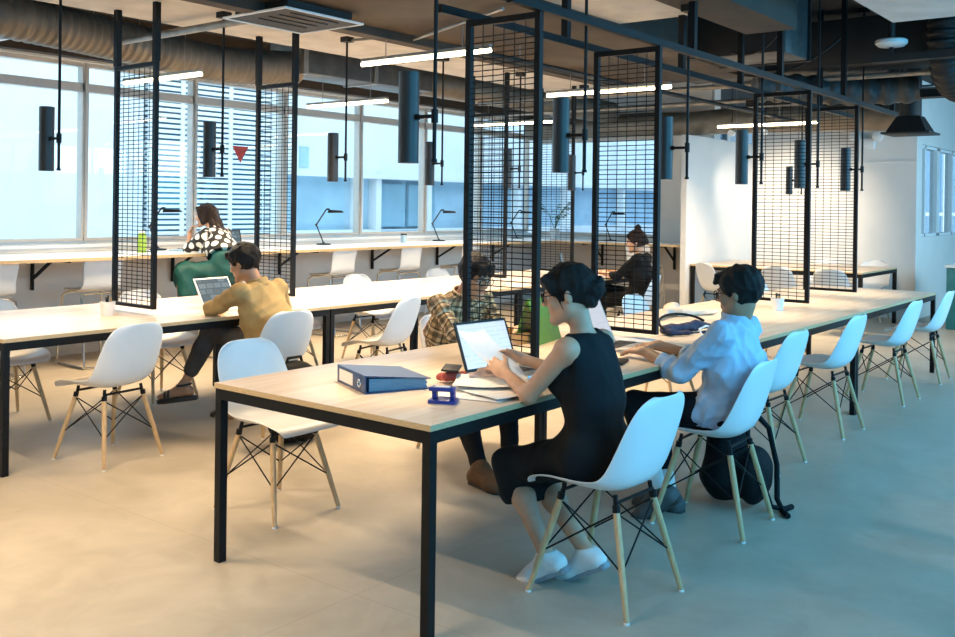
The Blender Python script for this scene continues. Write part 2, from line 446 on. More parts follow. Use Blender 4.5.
# ---------------------------------------------------------------- outside
struct('ground', MB().box2((-20, 9.1, -3.2), (45, 40, -3)), M['slab'])
ob = obj('facade', MB().box2((-14, 13, -3), (8.35, 13.4, 6)), M['facade']); tag(ob, 'plain pale building wall across the street, seen through the left windows', 'building')
lv = thing('louvre_screen', 'white horizontal louvre screen across the street, behind the woman in polka dots', 'screen', (9.6, 13, -3))
s = MB()
for k in range(88): s.box2((-1.2, -.04, 1.9 + k * .083), (1.25, .05, 1.9 + k * .083 + .050))
obj('slats', s, M['slat'], lv)
s = MB()
for x in (-1.2, -.62, 0.3, 1.2): s.box2((x, -.07, 0), (x + .06, -.035, 9))
obj('post', s, M['slat'], lv)
obj('backing', MB().box2((-1.2, .25, 0), (1.25, .4, 9)), M['blueglass'], lv)
bl = thing('building', 'white building with a band of blue windows across the street, right of the louvres', 'building', (17, 13, -3))
s = MB().box2((-6.1, 0, 5.05), (14, .4, 9)).box2((-6.1, -.1, 4.98), (14, .3, 5.06)).box2((-6.1, 0, 0), (14, .4, 4.0))
for x in (-6.1, -4.1, -3.6, -2.1, -.5, 1.1, 3.2, 6, 9, 12): s.box2((x, -.03, 3.9), (x + .14, .3, 5.06))
obj('wall', s, M['facade'], bl)
obj('window_band', MB().box2((-6.0, .18, 4.0), (13.9, .25, 4.98)), M['bluepale'], bl)
for x in (-3.45, -2.55): obj('window', MB().box2((x, .08, 4.05), (x + .8, .16, 4.9)), M['blueglass'], bl)
obj('window', MB().box2((-5.55, -.02, 5.13), (-5.33, .0, 5.5)), M['bluepale'], bl)
obj('door', MB().box2((-3.45, -.03, 2.9), (-2.4, .0, 3.98)), M['bluepale'], bl)
tag(obj('drainpipe', MB().tube([(10.98, 12.85, -3), (10.98, 12.85, 6)], .045), M['yellow']), 'yellow vertical pipe on the facade between louvres and white building', 'pipe')
gb = thing('glass_building', 'blue glazed building behind the corridor window on the right', 'building', (18, 7.5, -3))
M['deepblue'] = mat('deep_blue_glazing', (.05, .25, .46), .3, noise=.35, nscale=.5)
obj('glazing', MB().box2((-2.2, 0, 0), (40, .3, 8)), M['deepblue'], gb)
s = MB()
for x in (-2.2, -.9, .9, 3, 4.5, 6, 7.5, 9, 10.2, 12, 14, 16.5, 19, 22, 25, 28, 32, 36): s.box2((x, -.06, 0), (x + .14, 0, 8))
s.box2((-2.2, -.05, 4.35), (40, 0, 4.45))
obj('mullion', s, M['slat'], gb)
# ---------------------------------------------------------------- work tables
def make_table(name, label, cat, L, W, z, loc, legs_in=0.0, group=None, lw=.036):
    t = thing(name, label, cat, loc, 0, group)
    tp = MB().box2((0, 0, z - .021), (L, W, z))
    tp.m = [1, 0, 1, 1, 1, 1]
    obj('tabletop', tp, [M['top'], M['edge']], t)
    i = .004; h0, h1 = z - .066, z - .0212
    obj('apron', MB().box2((i, i, h0), (L - i, i + lw, h1)).box2((i, W - i - lw, h0), (L - i, W - i, h1)).box2((i, i + lw, h0), (i + lw, W - i - lw, h1)).box2((L - i - lw, i + lw, h0), (L - i, W - i - lw, h1)), M['black'], t)
    for x in (i, L - i - lw):
        for y in (i, W - i - lw):
            obj('leg', MB().box2((x, y, 0), (x + lw, y + lw, h0)), M['black'], t)
    return t
TZ = .74
for k, lab in enumerate(('near birch-topped work table with black legs, holding the blue binder and hole punch',
                         'middle birch-topped table of the front row, where the man in the blue shirt types',
                         'far birch-topped table of the front row, with an empty end near the white wall')):
    make_table('work_table', lab, 'table', 2.373, 1.182, TZ, (2.462 + 2.376 * k, 2.1165, 0), group='front row of work tables')
for k, lab in enumerate(('birch-topped table of the window-side row, under the mustard-shirted man\'s laptop',
                         'middle birch-topped table of the window-side row, behind the man in plaid',
                         'far birch-topped table of the window-side row, where the woman in black works')):
    make_table('work_table', lab, 'table', 2.373, 1.33, TZ, (2.477 + 2.376 * k, 5.141, 0), group='window-side row of work tables')
make_table('desk', 'separate black-legged desk by the white wall with shell chairs around', 'table', 2.23, 1.55, TZ, (13.45, 3.45, 0), lw=.045).rotation_euler = (0, 0, PI / 2)

# ---------------------------------------------------------------- shell chairs on beech legs
def shell_surface():
    prof = [(.235, .405, .175), (.225, .428, .195), (.19, .440, .212), (.12, .438, .226), (.04, .428, .232), (-.05, .420, .232), (-.115, .424, .230), (-.155, .442, .226), (-.185, .475, .222),
            (-.205, .52, .220), (-.222, .575, .218), (-.238, .635, .214), (-.253, .695, .206), (-.266, .745, .192), (-.276, .785, .168), (-.282, .808, .135), (-.285, .822, .085)]
    nv = 15; P = []
    for i, (y, z, w) in enumerate(prof):
        a = prof[max(i - 1, 0)]; b = prof[min(i + 1, len(prof) - 1)]
        ty, tz = b[0] - a[0], b[1] - a[1]; l = math.hypot(ty, tz); ny, nz = tz / l * -1, ty / l
        ny, nz = -ny, -nz   # towards the sitter
        t = i / (len(prof) - 1)
        curl = .012 + .05 * math.exp(-((t - .45) / .28) ** 2) + .015 * t
        if i < 3: curl *= .5
        row = []
        for j in range(nv):
            s = -1 + 2 * j / (nv - 1)
            s2 = math.sin(s * PI / 2) * .35 + s * .65
            c = curl * abs(s) ** 2.4
            row.append((w * s2, y + ny * c, (z + nz * c) * (1 if z < .45 else 1 - .03 * min(1, (z - .45) / .35))))
        P.append(row)
    return P
def make_chair(name, label, cat, loc, rz, group):
    t = thing(name, label, cat, loc, rz, group)
    o = obj('shell', MB().grid(shell_surface()), M['white'], t, solid=.006, smooth=60)
    sm = o.modifiers.new('subdiv', 'SUBSURF'); sm.levels = 1; sm.render_levels = 2
    tops = [(.13, .11), (-.13, .11), (.13, -.13), (-.13, -.13)]
    feet = [(.20, .215), (-.20, .215), (.20, -.225), (-.20, -.225)]
    pt = lambda k, f: V((tops[k][0] + (feet[k][0] - tops[k][0]) * f, tops[k][1] + (feet[k][1] - tops[k][1]) * f, .385 * (1 - f)))
    for k in range(4):
        a, b = pt(k, .04), V((feet[k][0], feet[k][1], .006))
        lg = obj('leg', MB().tube([a, a.lerp(b, .5), b], [.0135, .0135, .0105], 10), M['beech'], t)
        obj('foot_cap', MB().lathe([(.0, 0), (.011, 0), (.011, .008), (.0, .008)], (feet[k][0], feet[k][1], 0), 10, cap=False), M['white'], lg)
    w = MB()
    for a, b in ((0, 1), (2, 3), (0, 2), (1, 3)):
        w.tube([pt(a, .06), pt(b, .58)], .0036, 6).tube([pt(b, .06), pt(a, .58)], .0036, 6)
    for k in range(4):
        w.tube([pt(k, .02) + V((0, 0, .012)), pt(k, .055)], .0146, 8)
        w.ball(pt(k, .58), .008, 8)
    w.tube([pt(0, .02) + V((0, 0, .02)), pt(1, .02) + V((0, 0, .02))], .007, 6).tube([pt(2, .02) + V((0, 0, .02)), pt(3, .02) + V((0, 0, .02))], .007, 6)
    for x, y in tops: w.tube([(x, y, .375), (x * .95, y * .95, .425)], .009, 8)
    obj('wire_base', w, M['black'], t)
    return t
G1, G2, G3, G4, G5 = 'shell chairs on the right of the front table row', 'shell chairs on the left of the front table row', 'shell chairs on the near side of the window-side tables', 'shell chairs on the far side of the window-side tables', 'shell chairs around the separate desk'
chair0 = make_chair('shell_chair', 'white shell chair under the woman in the dark sleeveless dress', 'chair', (3.24, 1.89, 0), -.04, G1)
CH = [((4.29, 1.92), .05, 'white shell chair under the man in the light blue shirt', G1),
      ((5.46, 2.18), -.03, 'empty white shell chair right behind the man in the blue shirt', G1),
      ((6.57, 2.17), -.03, 'empty white shell chair in front of the double table leg on the right', G1),
      ((7.97, 2.15), -.04, 'empty white shell chair second from the far right end of the row', G1),
      ((9.13, 2.16), .02, 'empty white shell chair at the far right end of the front row', G1),
      ((3.09, 3.63), PI, 'empty white shell chair at left front, pushed in behind the blue binder', G2),
      ((4.62, 3.68), PI + .1, 'white shell chair under the man in the plaid shirt', G2),
      ((6.74, 3.46), PI, 'empty shell chair across from the blue shirt, only beech legs showing under the table', G2),
      ((9.38, 3.5), PI, 'empty shell chair across the far table, one leg showing beneath', G2),
      ((3.07, 5.10), .12, 'empty white shell chair at far left with its back to the viewer', G3),
      ((4.14, 4.98), -.05, 'white shell chair under the man in the mustard shirt', G3),
      ((5.30, 5.06), .22, 'empty white shell chair between the mustard shirt and the plaid shirt', G3),
      ((8.84, 4.86), .25, 'white shell chair under the woman in black behind the mesh', G3),
      ((3.12, 6.44), PI, 'white shell chair at the left edge, tucked under the window-side table', G4),
      ((4.26, 6.40), PI + .05, 'white shell chair tucked under the table beneath the mustard man\'s laptop', G4),
      ((5.52, 6.40), PI, 'white shell chair under the table just right of the mustard-shirted man', G4),
      ((6.66, 6.46), PI, 'white shell chair whose top shows behind the middle window-side table', G4),
      ((7.90, 6.48), PI, 'white shell chair whose top shows just left of the plaid man\'s head', G4),
      ((11.62, 5.14), -PI / 2 - .5, 'white shell chair at the left end of the separate desk', G5),
      ((11.66, 4.32), -PI / 2, 'white shell chair at the middle of the separate desk, above the pencil pot', G5),
      ((11.66, 3.68), -PI / 2, 'white shell chair on the near side of the separate desk, behind the last mesh panel', G5),
      ((13.62, 4.5), PI / 2, 'white shell chair on the wall side of the separate desk, nearer the middle', G5),
      ((13.62, 3.85), PI / 2, 'white shell chair on the wall side of the separate desk, at its right end', G5)]
for (x, y), rz, lab, g in CH: dup(chair0, (x, y, 0), rz, lab, g)

# ---------------------------------------------------------------- window counter and bar stools
CZ = .99
t = thing('counter', 'long wood-edged counter below the left windows', 'counter', (0, 7.82, 0))
tp = MB().box2((-3.9, 0, CZ - .03), (XW - .01, YW - 7.83, CZ)); tp.m = [1, 0, 1, 1, 1, 1]
obj('worktop', tp, [M['ledge'], M['edge']], t)
def bracket(par, a, b, c):
    # a: wall foot, b: wall top, c: outer end under the worktop
    return obj('bracket', MB().bar(a, b, .035, .02).bar(b, c, .035, .02).bar(V(a).lerp(V(b), .35), V(b).lerp(V(c), .55), .028, .02), M['black'], par)
for x in (1.9, 4.49, 6.0, 7.45, 9.0, 10.3, 11.6):
    bracket(t, (x, .95, .645), (x, .95, CZ - .05), (x, .3, CZ - .05))
t = thing('counter', 'shorter counter along the far end windows, turning from the long one', 'counter', (11.85, 5.79, 0))
tp = MB().box2((0, 0, CZ - .03), (XW - 11.86, 2.03, CZ)); tp.m = [1, 0, 1, 1, 1, 1]
obj('worktop', tp, [M['ledge'], M['edge']], t)
for y in (.5, 1.7): bracket(t, (XW - 11.89, y, .6), (XW - 11.89, y, CZ - .05), (.25, y, CZ - .05))

def make_stool(label, loc, rz):
    t = thing('bar_stool', label, 'stool', loc, rz, 'white bar stools along the window counter')
    prof = [(.20, .655, .16), (.19, .672, .185), (.14, .682, .198), (.04, .676, .203), (-.08, .674, .2), (-.135, .684, .196), (-.17, .712, .185), (-.185, .76, .175), (-.19, .82, .178), (-.2, .88, .186), (-.212, .94, .19), (-.218, .965, .186), (-.22, .975, .165)]
    P = []
    for i, (y, z, w) in enumerate(prof):
        P.append([(w * s, y + (.014 * s * s if i > 6 else 0), z + (.008 * s * s if i < 7 else 0)) for s in (-1, -.9, -.5, 0, .5, .9, 1)])
    o = obj('seat_shell', MB().grid(P), M['white'], t, solid=.012, smooth=60)
    sm = o.modifiers.new('subdiv', 'SUBSURF'); sm.levels = 1; sm.render_levels = 1
    f = MB()
    for s in (-1, 1):
        f.tube([(s * .15, .17, .655), (s * .185, .2, .63), (s * .2, .235, .3), (s * .205, .25, .03), (s * .205, .235, .012), (s * .205, -.24, .012), (s * .205, -.255, .03), (s * .2, -.225, .3), (s * .185, -.15, .63), (s * .15, -.12, .655)], .0095, 8)
    f.tube([(-.15, .17, .655), (.15, .17, .655)], .0095, 8).tube([(-.15, -.12, .655), (.15, -.12, .655)], .0095, 8)
    f.tube([(-.2, .236, .28), (.2, .236, .28)], .0095, 8)
    f.tube([(-.205, -.235, .012), (.205, -.235, .012)], .0095, 8)
    obj('chrome_frame', f, M['chrome'], t)
    return t
st0 = make_stool('white bar stool at the left edge of the picture', (3.75, 8.12, 0), .1)
for (x, y), rz, lab in (((4.72, 8.12), -.05, 'white bar stool at the window counter just left of the first mesh panel'),
                        ((5.86, 7.60), .5, 'white bar stool under the woman in the polka dot top'),
                        ((7.62, 8.05), 0, 'white bar stool at the window counter right of the mustard-shirted man'),
                        ((8.75, 8.05), 0, 'white bar stool at the window counter above the empty middle table'),
                        ((9.9, 8.05), .05, 'white bar stool at the window counter left of the plaid man\'s head')):
    dup(st0, (x, y, 0), rz, lab)
t = dup(st0, (11.95, 6.4, 0), -PI / 2, 'white bar stool below the far counter beside the white column')

# ---------------------------------------------------------------- hanging mesh dividers
def make_panel(label, X, y0, y1, zb, zt, group, posts=None):
    t = thing('mesh_divider', label, 'divider', (X, y0, zb), 0, group)
    W, H = y1 - y0, zt - zb; p = .03
    for y in (0, W - p): obj('post', MB().box2((-p / 2, y, 0), (p / 2, y + p, H)), M['black'], t)
    obj('rail', MB().box2((-p / 2, p, 0), (p / 2, W - p, .022)), M['black'], t)
    obj('rail', MB().box2((-p / 2, p, H - .03), (p / 2, W - p, H)), M['black'], t)
    w = MB()
    n = int((H - .06) / .0275)
    for k in range(1, n): w.bar((0, p, .022 + k * .0275), (0, W - p, .022 + k * .0275), .004, .0048)
    m = max(4, round(W / .075))
    for k in range(1, m):
        y = p + (W - 2 * p) * k / m; w.bar((.004, y, .02), (.004, y, H - .03), .0035)
    obj('wire_mesh', w, M['black'], t)
    if posts:
        for y in (.0, W - p): obj('hanger', MB().box2((-.02, y - .004, H), (.02, y + .034, posts - zb)), M['black'], t)
    return t
GP = 'black mesh dividers hung over the tables'
ZB, ZT = .775, 2.395
for X, y0, y1, lab in ((3.70, 2.53, 2.972, 'nearest black mesh divider, between the plaid man and the woman in the dress'),
                       (4.87, 2.517, 2.947, 'black mesh divider in front of the far woman in black, left of the blue shirt'),
                       (7.30, 2.505, 2.957, 'black mesh divider just right of the blue-shirted man\'s head'),
                       (8.60, 2.54, 3.0, 'last black mesh divider of the front row, before the white wall')):
    make_panel(lab, X, y0, y1, ZB, ZT, GP)
for X, y0, y1, lab in ((3.67, 5.56, 6.05, 'black mesh divider hanging over the pencil pot at far left'),
                       (4.90, 5.60, 6.06, 'black mesh divider hanging behind the mustard-shirted man\'s shoulder'),
                       (7.62, 5.60, 6.06, 'black mesh divider of the window-side row seen just behind the plaid man'),
                       (8.85, 5.60, 6.06, 'black mesh divider of the window-side row, farthest, behind the dark-haired woman')):
    make_panel(lab, X, y0, y1, ZB, 2.41, GP, posts=2.80 if X < 9 else 2.8)
# long rails carrying the front dividers, with ceiling hangers
for Y, xs, lab in ((2.532, (5.3, 6.72, 8.15, 9.62), 'black ceiling rail above the front dividers, on the right'), (2.945, (4.55, 6.0, 7.0, 8.8), 'black ceiling rail above the front dividers, on the left')):
    t = thing('ceiling_rail', lab, 'rail', (3.45, Y, 2.395), 0, 'rails above the front dividers')
    obj('beam', MB().box2((0, -.018, 0), (6.3, .018, .04)), M['black'], t)
    for x in xs: obj('hanger', MB().box2((x - 3.45 - .02, -.02, .04), (x - 3.45 + .02, .02, .905)), M['black'], t)

# ---------------------------------------------------------------- tube spotlights on rods
def make_lamp(label, loc, ceil, r=.044, L=.385):
    t = thing('pendant_spotlight', label, 'lamp', loc, 0, 'black tube spotlights on rods')
    o = obj('lamp_body', MB().lathe([(r, 0), (r, L), (r - .004, L + .003), (0, L + .003)], n=28, cap=False).lathe([(r - .003, 0), (r - .003, .03), (r - .006, .04)], n=28, cap=False).lathe([(r, 0), (r - .003, 0)], n=28, cap=False), M['lampblack'], t)
    obj('lit_disc', MB().lathe([(r - .005, .02), (r - .005, .024)], n=24), M['disc'], t)
    obj('rod', MB().tube([(.0, -.145, .005), (.0, -.145, ceil)], .0085, 10).lathe([(.013, 0), (.013, .014)], (0, -.145, 0), 10), M['black'], t)
    obj('tee_arm', MB().tube([(0, -r + .004, L * .5), (0, -.145, L * .5)], .0085, 10).tube([(0, -.145, L * .5 - .028), (0, -.145, L * .5 + .028)], .015, 10).tube([(0, -r - .012, L * .5), (0, -r + .004, L * .5)], .014, 10), M['black'], t)
    obj('ceiling_box', MB().box((0, -.145, ceil - .02), (.075, .075, .04)), M['blacksoft'], t)
    return t
front = ('nearest and largest black tube spotlight, hanging above the blue binder', 'black tube spotlight hanging above the woman in the dark dress', 'black tube spotlight right of the mesh divider with the far woman behind',
         'black tube spotlight hanging above the blue-shirted man', 'black tube spotlight partly behind the third mesh post on the right', 'rightmost black tube spotlight before the white wall')
back = ('leftmost black tube spotlight, against the bright window', 'black tube spotlight hanging beside the red triangle', 'black tube spotlight with bent conduit above it, right of the second divider',
        'small black tube spotlight just right of the nearest large one', 'small black tube spotlight seen through the nearest mesh divider', 'small black tube spotlight half hidden behind the one over the woman in the dress')
ZL = 1.663
LAMPS = []
for i in range(6):
    X = 3.02 + 1.177 * i
    LAMPS.append((X, 2.72)); make_lamp(front[i], (X, 2.74, ZL), (2.72 if X < 6.5 else HT) - ZL)
    LAMPS.append((X - .05, 5.63)); make_lamp(back[i], (X - .06, 5.63, ZL), (2.80 if X < 9.1 else HT) - ZL)
LAMPS.append((11.16, 4.08)); make_lamp('small black tube spotlight hung over the separate desk', (11.16, 4.08, 1.665), HT - 1.665, r=.04, L=.33)

# ---------------------------------------------------------------- glowing tube lights
def make_tube(label, X, y0, y1, z, top):
    t = thing('tube_light', label, 'light', (X, (y0 + y1) / 2, z), 0, 'warm tube lights across the ceiling')
    h = (y1 - y0) / 2
    obj('glowing_tube', MB().tube([(0, -h, 0), (0, h, 0)], .016, 10), M['tube'], t)
    obj('batten', MB().box2((-.018, -h, .018), (.018, h, .04)), M['galv'], t)
    for y in (-h * .6, h * .6): obj('suspension_wire', MB().tube([(0, y, .04), (0, y, top - z)], .003, 6), M['galv'], t)
    return t
TL = [(4.63, 6.42, 7.5, 2.5, HT, 'lit tube light crossing the first mesh divider at upper left'), (6.85, 6.5, 7.65, 2.5, HT, 'lit tube light in front of the window behind the bent conduit'),
      (4.97, 3.8, 4.97, 2.5, 2.72, 'brightest lit tube light, left of the nearest mesh divider'), (7.3, 3.68, 4.92, 2.5, 2.72, 'lit tube light crossing the second front divider'),
      (11.2, 3.78, 5.0, 2.5, HT, 'lit tube light in front of the white wall'), (9.6, 6.4, 7.6, 2.5, HT, 'dim lit tube light seen behind the lamp above the dark dress'),
      (1.7, 3.8, 5.0, 2.5, 2.72, 'unseen fill tube light added over the near left aisle'), (.7, 2.2, 3.4, 2.5, HT, 'unseen fill tube light added over the near end of the front row'), (.2, 6.5, 7.6, 2.5, HT, 'unseen fill tube light added by the nearest window')]  # this row: unseen tubes added to fill the foreground with warm light
for X, a, b, z, top, lab in TL: make_tube(lab, X, a, b, z, top)
# ---------------------------------------------------------------- ducts, pipes and gear under the ceiling
def flex(label, pts, r, m, pitch=.05, amp=.012, cat='duct', name='flexible_duct'):
    pts = [V(p) for p in pts]
    # catmull-rom resample
    out = []
    Q = [pts[0] * 2 - pts[1]] + pts + [pts[-1] * 2 - pts[-2]]
    for i in range(1, len(Q) - 2):
        n = max(2, int((Q[i + 1] - Q[i]).length / (pitch / 4)))
        for k in range(n):
            t = k / n; a, b, c, d = Q[i - 1:i + 3]
            out.append(.5 * ((2 * b) + (c - a) * t + (2 * a - 5 * b + 4 * c - d) * t * t + (3 * b - a - 3 * c + d) * t ** 3))
    rs = [r + amp * (0, 1, 1, 0)[k % 4] for k in range(len(out))]
    return tag(obj(name, MB().tube(out, rs, 24), m, smooth=20), label, cat)
flex('fat ribbed duct running along the top of the left windows', [(1.2, 6.75, 2.80), (3.1, 6.82, 2.79), (4.2, 6.95, 2.76), (5.3, 7.1, 2.72), (6.35, 7.28, 2.82)], .15, M['flex'], pitch=.075, amp=.014)
t = thing('air_box', 'dark sheet-metal duct box at the end of the ribbed duct, above the second divider', 'duct', (6.7, 7.3, 2.76))
obj('casing', MB().box2((-.4, -.22, 0), (1.5, .22, .4)), M['foil'], t, bevel=.01)
for a, b in (((-.44, -.25, -.02), (-.38, .25, .42)), ((.55, -.24, -.015), (.6, .24, .415))): obj('flange', MB().box2(a, b), M['galv'], t)
tag(obj('duct', MB().tube([(8.2, 7.3, 2.9), (12.08, 7.04, 2.85)], .16, 24), M['flex']), 'plain round duct high along the far windows behind the nearest divider', 'duct')
# pipe crossing under the slab
t = thing('conduit_pipe', 'grey pipe crossing in front of the ribbed duct at upper left', 'pipe', (4.14, 7.0, 2.72))
obj('pipe', MB().tube([(0, .22, 0), (0, -.6, .0), (.0, -1.75, .0)], .028, 12), M['galv'], t)
obj('pipe_hanger', MB().tube([(0, .16, 0), (0, .16, .57)], .008, 8).tube([(0, .18, 0), (0, .14, 0)], .036, 12), M['galv'], t)
tag(obj('bent_conduit', MB().tube([(5.33, 5.47, 2.775), (5.36, 5.25, 2.775), (5.37, 5.13, 2.79), (5.37, 5.0, 2.80), (5.3, 4.78, 2.815), (5.22, 4.7, 2.69), (5.0, 4.2, 2.69), (4.7, 3.5, 2.69)], .011, 8), M['galv']),
    'thin bent conduit above the lamp right of the second divider', 'pipe')
tag(obj('bent_conduit', MB().tube([(7.36, 5.47, 2.775), (7.42, 5.3, 2.77), (7.5, 5.12, 2.79), (7.5, 4.9, 2.72), (7.5, 4.82, 2.69)], .011, 8), M['galv']),
    'thin bent conduit at ceiling seen just right of the nearest divider', 'pipe')
# ceiling cassette
t = thing('ceiling_cassette', 'square ceiling air unit with a thin white rim at top left', 'air conditioner', (4.12, 4.74, 2.65))
obj('body', MB().box2((-.27, -.25, .03), (.27, .25, .4)), M['darkduct'], t)
obj('rim', MB().box2((-.33, -.3, 0), (.33, -.285, .012)).box2((-.33, .285, 0), (.33, .3, .012)).box2((-.33, -.285, 0), (-.315, .285, .012)).box2((.315, -.285, 0), (.33, .285, .012)), M['ledge'], t)
obj('face_panel', MB().box2((-.315, -.285, .006), (.315, .285, .012)), M['darkduct'], t)  # shade on the unit's underside put into this dark colour
s = MB()
for k in range(4): s.box2((-.2, -.2 + .1 * k, 0), (.2, -.19 + .1 * k, .006))
obj('grille', s, M['darkduct'], t)
t = thing('ceiling_vent', 'white-rimmed ceiling vent at the left edge of the picture', 'vent', (3.05, 7.55, 2.74))
obj('frame', MB().box2((-.9, -.3, 0), (.6, -.28, .03)).box2((.58, -.28, 0), (.6, .3, .03)).box2((-.9, .28, 0), (.58, .3, .03)), M['ledge'], t)
obj('grille', MB().box2((-.9, -.28, .008), (.58, .28, .02)), M['galv'], t)
obj('vent_box', MB().box2((-.85, -.25, .02), (.5, .25, .54)), M['darkduct'], t)
# right-hand tangle
t = thing('air_plenum', 'large dark sheet-metal plenum box hanging above the right tables', 'duct', (7.5, 2.95, 2.72))
obj('casing', MB().box2((-.2, -.2, 0), (.4, .55, .5)), M['foil'], t, bevel=.01)
for a, b in (((-.23, -.23, -.01), (-.18, .58, .5)), ((.4, -.22, -.01), (.43, .57, .5))): obj('flange', MB().box2(a, b), M['darkduct'], t)
tag(obj('air_duct', MB().box2((8.45, .4, 2.74), (12.5, 1.7, 3.2)), M['darkduct'], bevel=.015), 'long black rectangular duct at upper right', 'duct')
tag(obj('air_duct', MB().box2((8.75, 1.95, 2.78), (9.3, 4.4, 3.2)), M['darkduct'], bevel=.015), 'black rectangular cross duct behind the plenum box', 'duct')
flex('grey wrapped duct drooping below the black ducts at upper right', [(8.65, 3.5, 2.625), (8.85, 3.25, 2.62), (9.1, 2.95, 2.605), (9.3, 2.6, 2.6), (9.4, 2.2, 2.62)], .12, M['foil'], pitch=.16, amp=.02)
flex('dark ribbed duct curving down at the right edge', [(8.55, 1.85, 3.2), (8.57, 1.85, 2.85), (8.72, 1.85, 2.64), (9.05, 1.85, 2.57), (9.4, 1.85, 2.6)], .125, M['darkduct'], pitch=.07, amp=.014)
tag(obj('round_duct', MB().tube([(12.3, 8.6, 2.68), (12.3, 6.6, 2.68), (12.3, 5.9, 2.66), (12.32, 5.2, 2.68), (12.32, 3.9, 2.66), (12.3, 3.1, 2.62)], [.17, .17, .16, .18, .18, .17], 24), M['flex']),
    'thick wrapped duct along the top of the white wall', 'duct')
t = thing('air_diffuser', 'black flared ceiling diffuser above the blue corridor window', 'vent', (11.7, 2.88, 2.36))
t.scale = (.72, .72, .8)
obj('face_plate', MB().box2((-.36, -.36, 0), (.36, .36, .03)), M['darkduct'], t, bevel=.004)
s = MB()
s.hexa([(-.3, -.3, .03), (.3, -.3, .03), (.3, .3, .03), (-.3, .3, .03), (-.17, -.17, .26), (.17, -.17, .26), (.17, .17, .26), (-.17, .17, .26)])
obj('hood', s, M['darkduct'], t); obj('neck', MB().tube([(0, 0, .25), (0, 0, 1.17)], .16, 20), M['darkduct'], t)
t = thing('cable_tray', 'dark cable tray crossing level at upper right', 'tray', (9.75, 3.0, 2.56))
obj('tray', MB().box2((-.1, -2.0, 0), (-.085, 1.0, .07)).box2((.085, -2.0, 0), (.1, 1.0, .07)).box2((-.1, -2.0, 0), (.1, 1.0, .008)), M['darkduct'], t)
for y in (-1.2, -.5, .6): obj('tray_hanger', MB().bar((-.09, y, .02), (-.09, y, .74), .02).bar((.09, y, .02), (.09, y, .74), .02), M['darkduct'], t)
s = MB()
for k in range(6):
    y0 = -.3 - .035 * k
    s.tube([(-.05 + .02 * k, 1.0, .03 + .004 * k), (-.06 + .02 * k, .2, .025), (-.05 + .02 * k, -.5, .03), (-.06 + .02 * k, -1.9, .028)], .008, 6)
obj('cables', s, M['blacksoft'], t)
for k, (pts, lab) in enumerate((([(8.2, 3.9, 2.9), (8.25, 3.4, 2.55), (8.3, 3.0, 2.62), (8.4, 2.6, 3.0)], 'black cable looping under the ceiling left of the smoke detector'),
                                ([(7.0, 2.5, 3.3), (7.1, 2.55, 2.9), (7.15, 2.8, 2.6), (7.2, 3.1, 2.72)], 'black cable looping beside the plenum box'),
                                ([(10.4, 2.9, 3.1), (10.6, 2.75, 2.75), (10.9, 2.5, 2.7), (11.2, 2.2, 3.0)], 'black cable looping behind the cable tray'))):
    out = []
    P = [V(p) for p in pts]
    for i in range(25):
        u = i / 24; a, b, c, d = P
        out.append(a * (1 - u) ** 3 + b * 3 * u * (1 - u) ** 2 + c * 3 * u * u * (1 - u) + d * u ** 3)
    tag(obj('hanging_cable', MB().tube(out, .012, 8), M['blacksoft']), lab, 'cable')
t = thing('smoke_detector', 'round white detector under the ceiling at upper right', 'detector', (8.3, 2.2, 2.86))
obj('housing', MB().lathe([(.03, -.03), (.1, -.022), (.125, 0), (.125, .025), (.11, .035)], n=28), M['ledge'], t)
obj('stem', MB().tube([(0, 0, .03), (0, 0, .44)], .03, 12), M['darkduct'], t)
t = thing('steel_channel', 'dark steel channel below the white detector', 'beam', (8.3, 1.9, 2.71))
obj('channel', MB().box2((-.05, -1.5, 0), (.05, .45, .06)), M['darkduct'], t)
for y in (-1.2, .3): obj('channel_hanger', MB().bar((0, y, .06), (0, y, .59), .03), M['darkduct'], t)
for x, y, lab in ((9.0, 3.85, 'thin pipe crossing behind the front rails'), (10.3, 4.6, 'thin pipe crossing near the far white wall')):
    t = thing('sprinkler_pipe', lab, 'pipe', (x, y, 2.7))
    obj('pipe', MB().tube([(0, -2.6, 0), (0, 3.2, 0)], .025, 12), M['galv'], t)
    for q in (-2, 2): obj('pipe_hanger', MB().tube([(0, q, .02), (0, q, .6)], .006, 6), M['galv'], t)
t = thing('sprinkler_pipe', 'long dark pipe running with the front tables near the ceiling', 'pipe', (6.6, 4.3, 2.6))
obj('pipe', MB().tube([(-1.2, 0, 0), (5.4, 0, 0)], .022, 12), M['darkduct'], t)
for q in (-.6, 1.9): obj('pipe_hanger', MB().tube([(q, 0, .01), (q, 0, .16)], .006, 6), M['galv'], t)
for q in (2.9, 4.8): obj('pipe_hanger', MB().tube([(q, 0, .01), (q, 0, .7)], .006, 6), M['galv'], t)
t = thing('emergency_light', 'white twin-head emergency light high on the white wall', 'light', (13.93, 4.0, 2.47))
obj('box', MB().box2((-.02, -.1, -.12), (.07, .1, .02)), M['ledge'], t, bevel=.006)
for y in (-.16, .16):
    obj('lamp_head', MB().lathe([(.03, .05), (.075, .0), (.075, -.03), (.06, -.04)], (-.03, y, .05), 20, axis='x'), M['ledge'], t)
for y, lab in ((5.05, 'left'), (4.62, 'right')):
    t = thing('ceiling_spotlight', 'small pale spotlight under the wrapped duct, the %s one of two' % lab, 'lamp', (11.75, y, 2.46))
    obj('head', MB().lathe([(.02, .06), (.035, .03), (.04, -.05), (.03, -.05)], (0, 0, 0), 16, axis='x'), M['ledge'], t)
    obj('stem', MB().tube([(0, 0, .02), (0, 0, .84)], .008, 8), M['darkduct'], t)
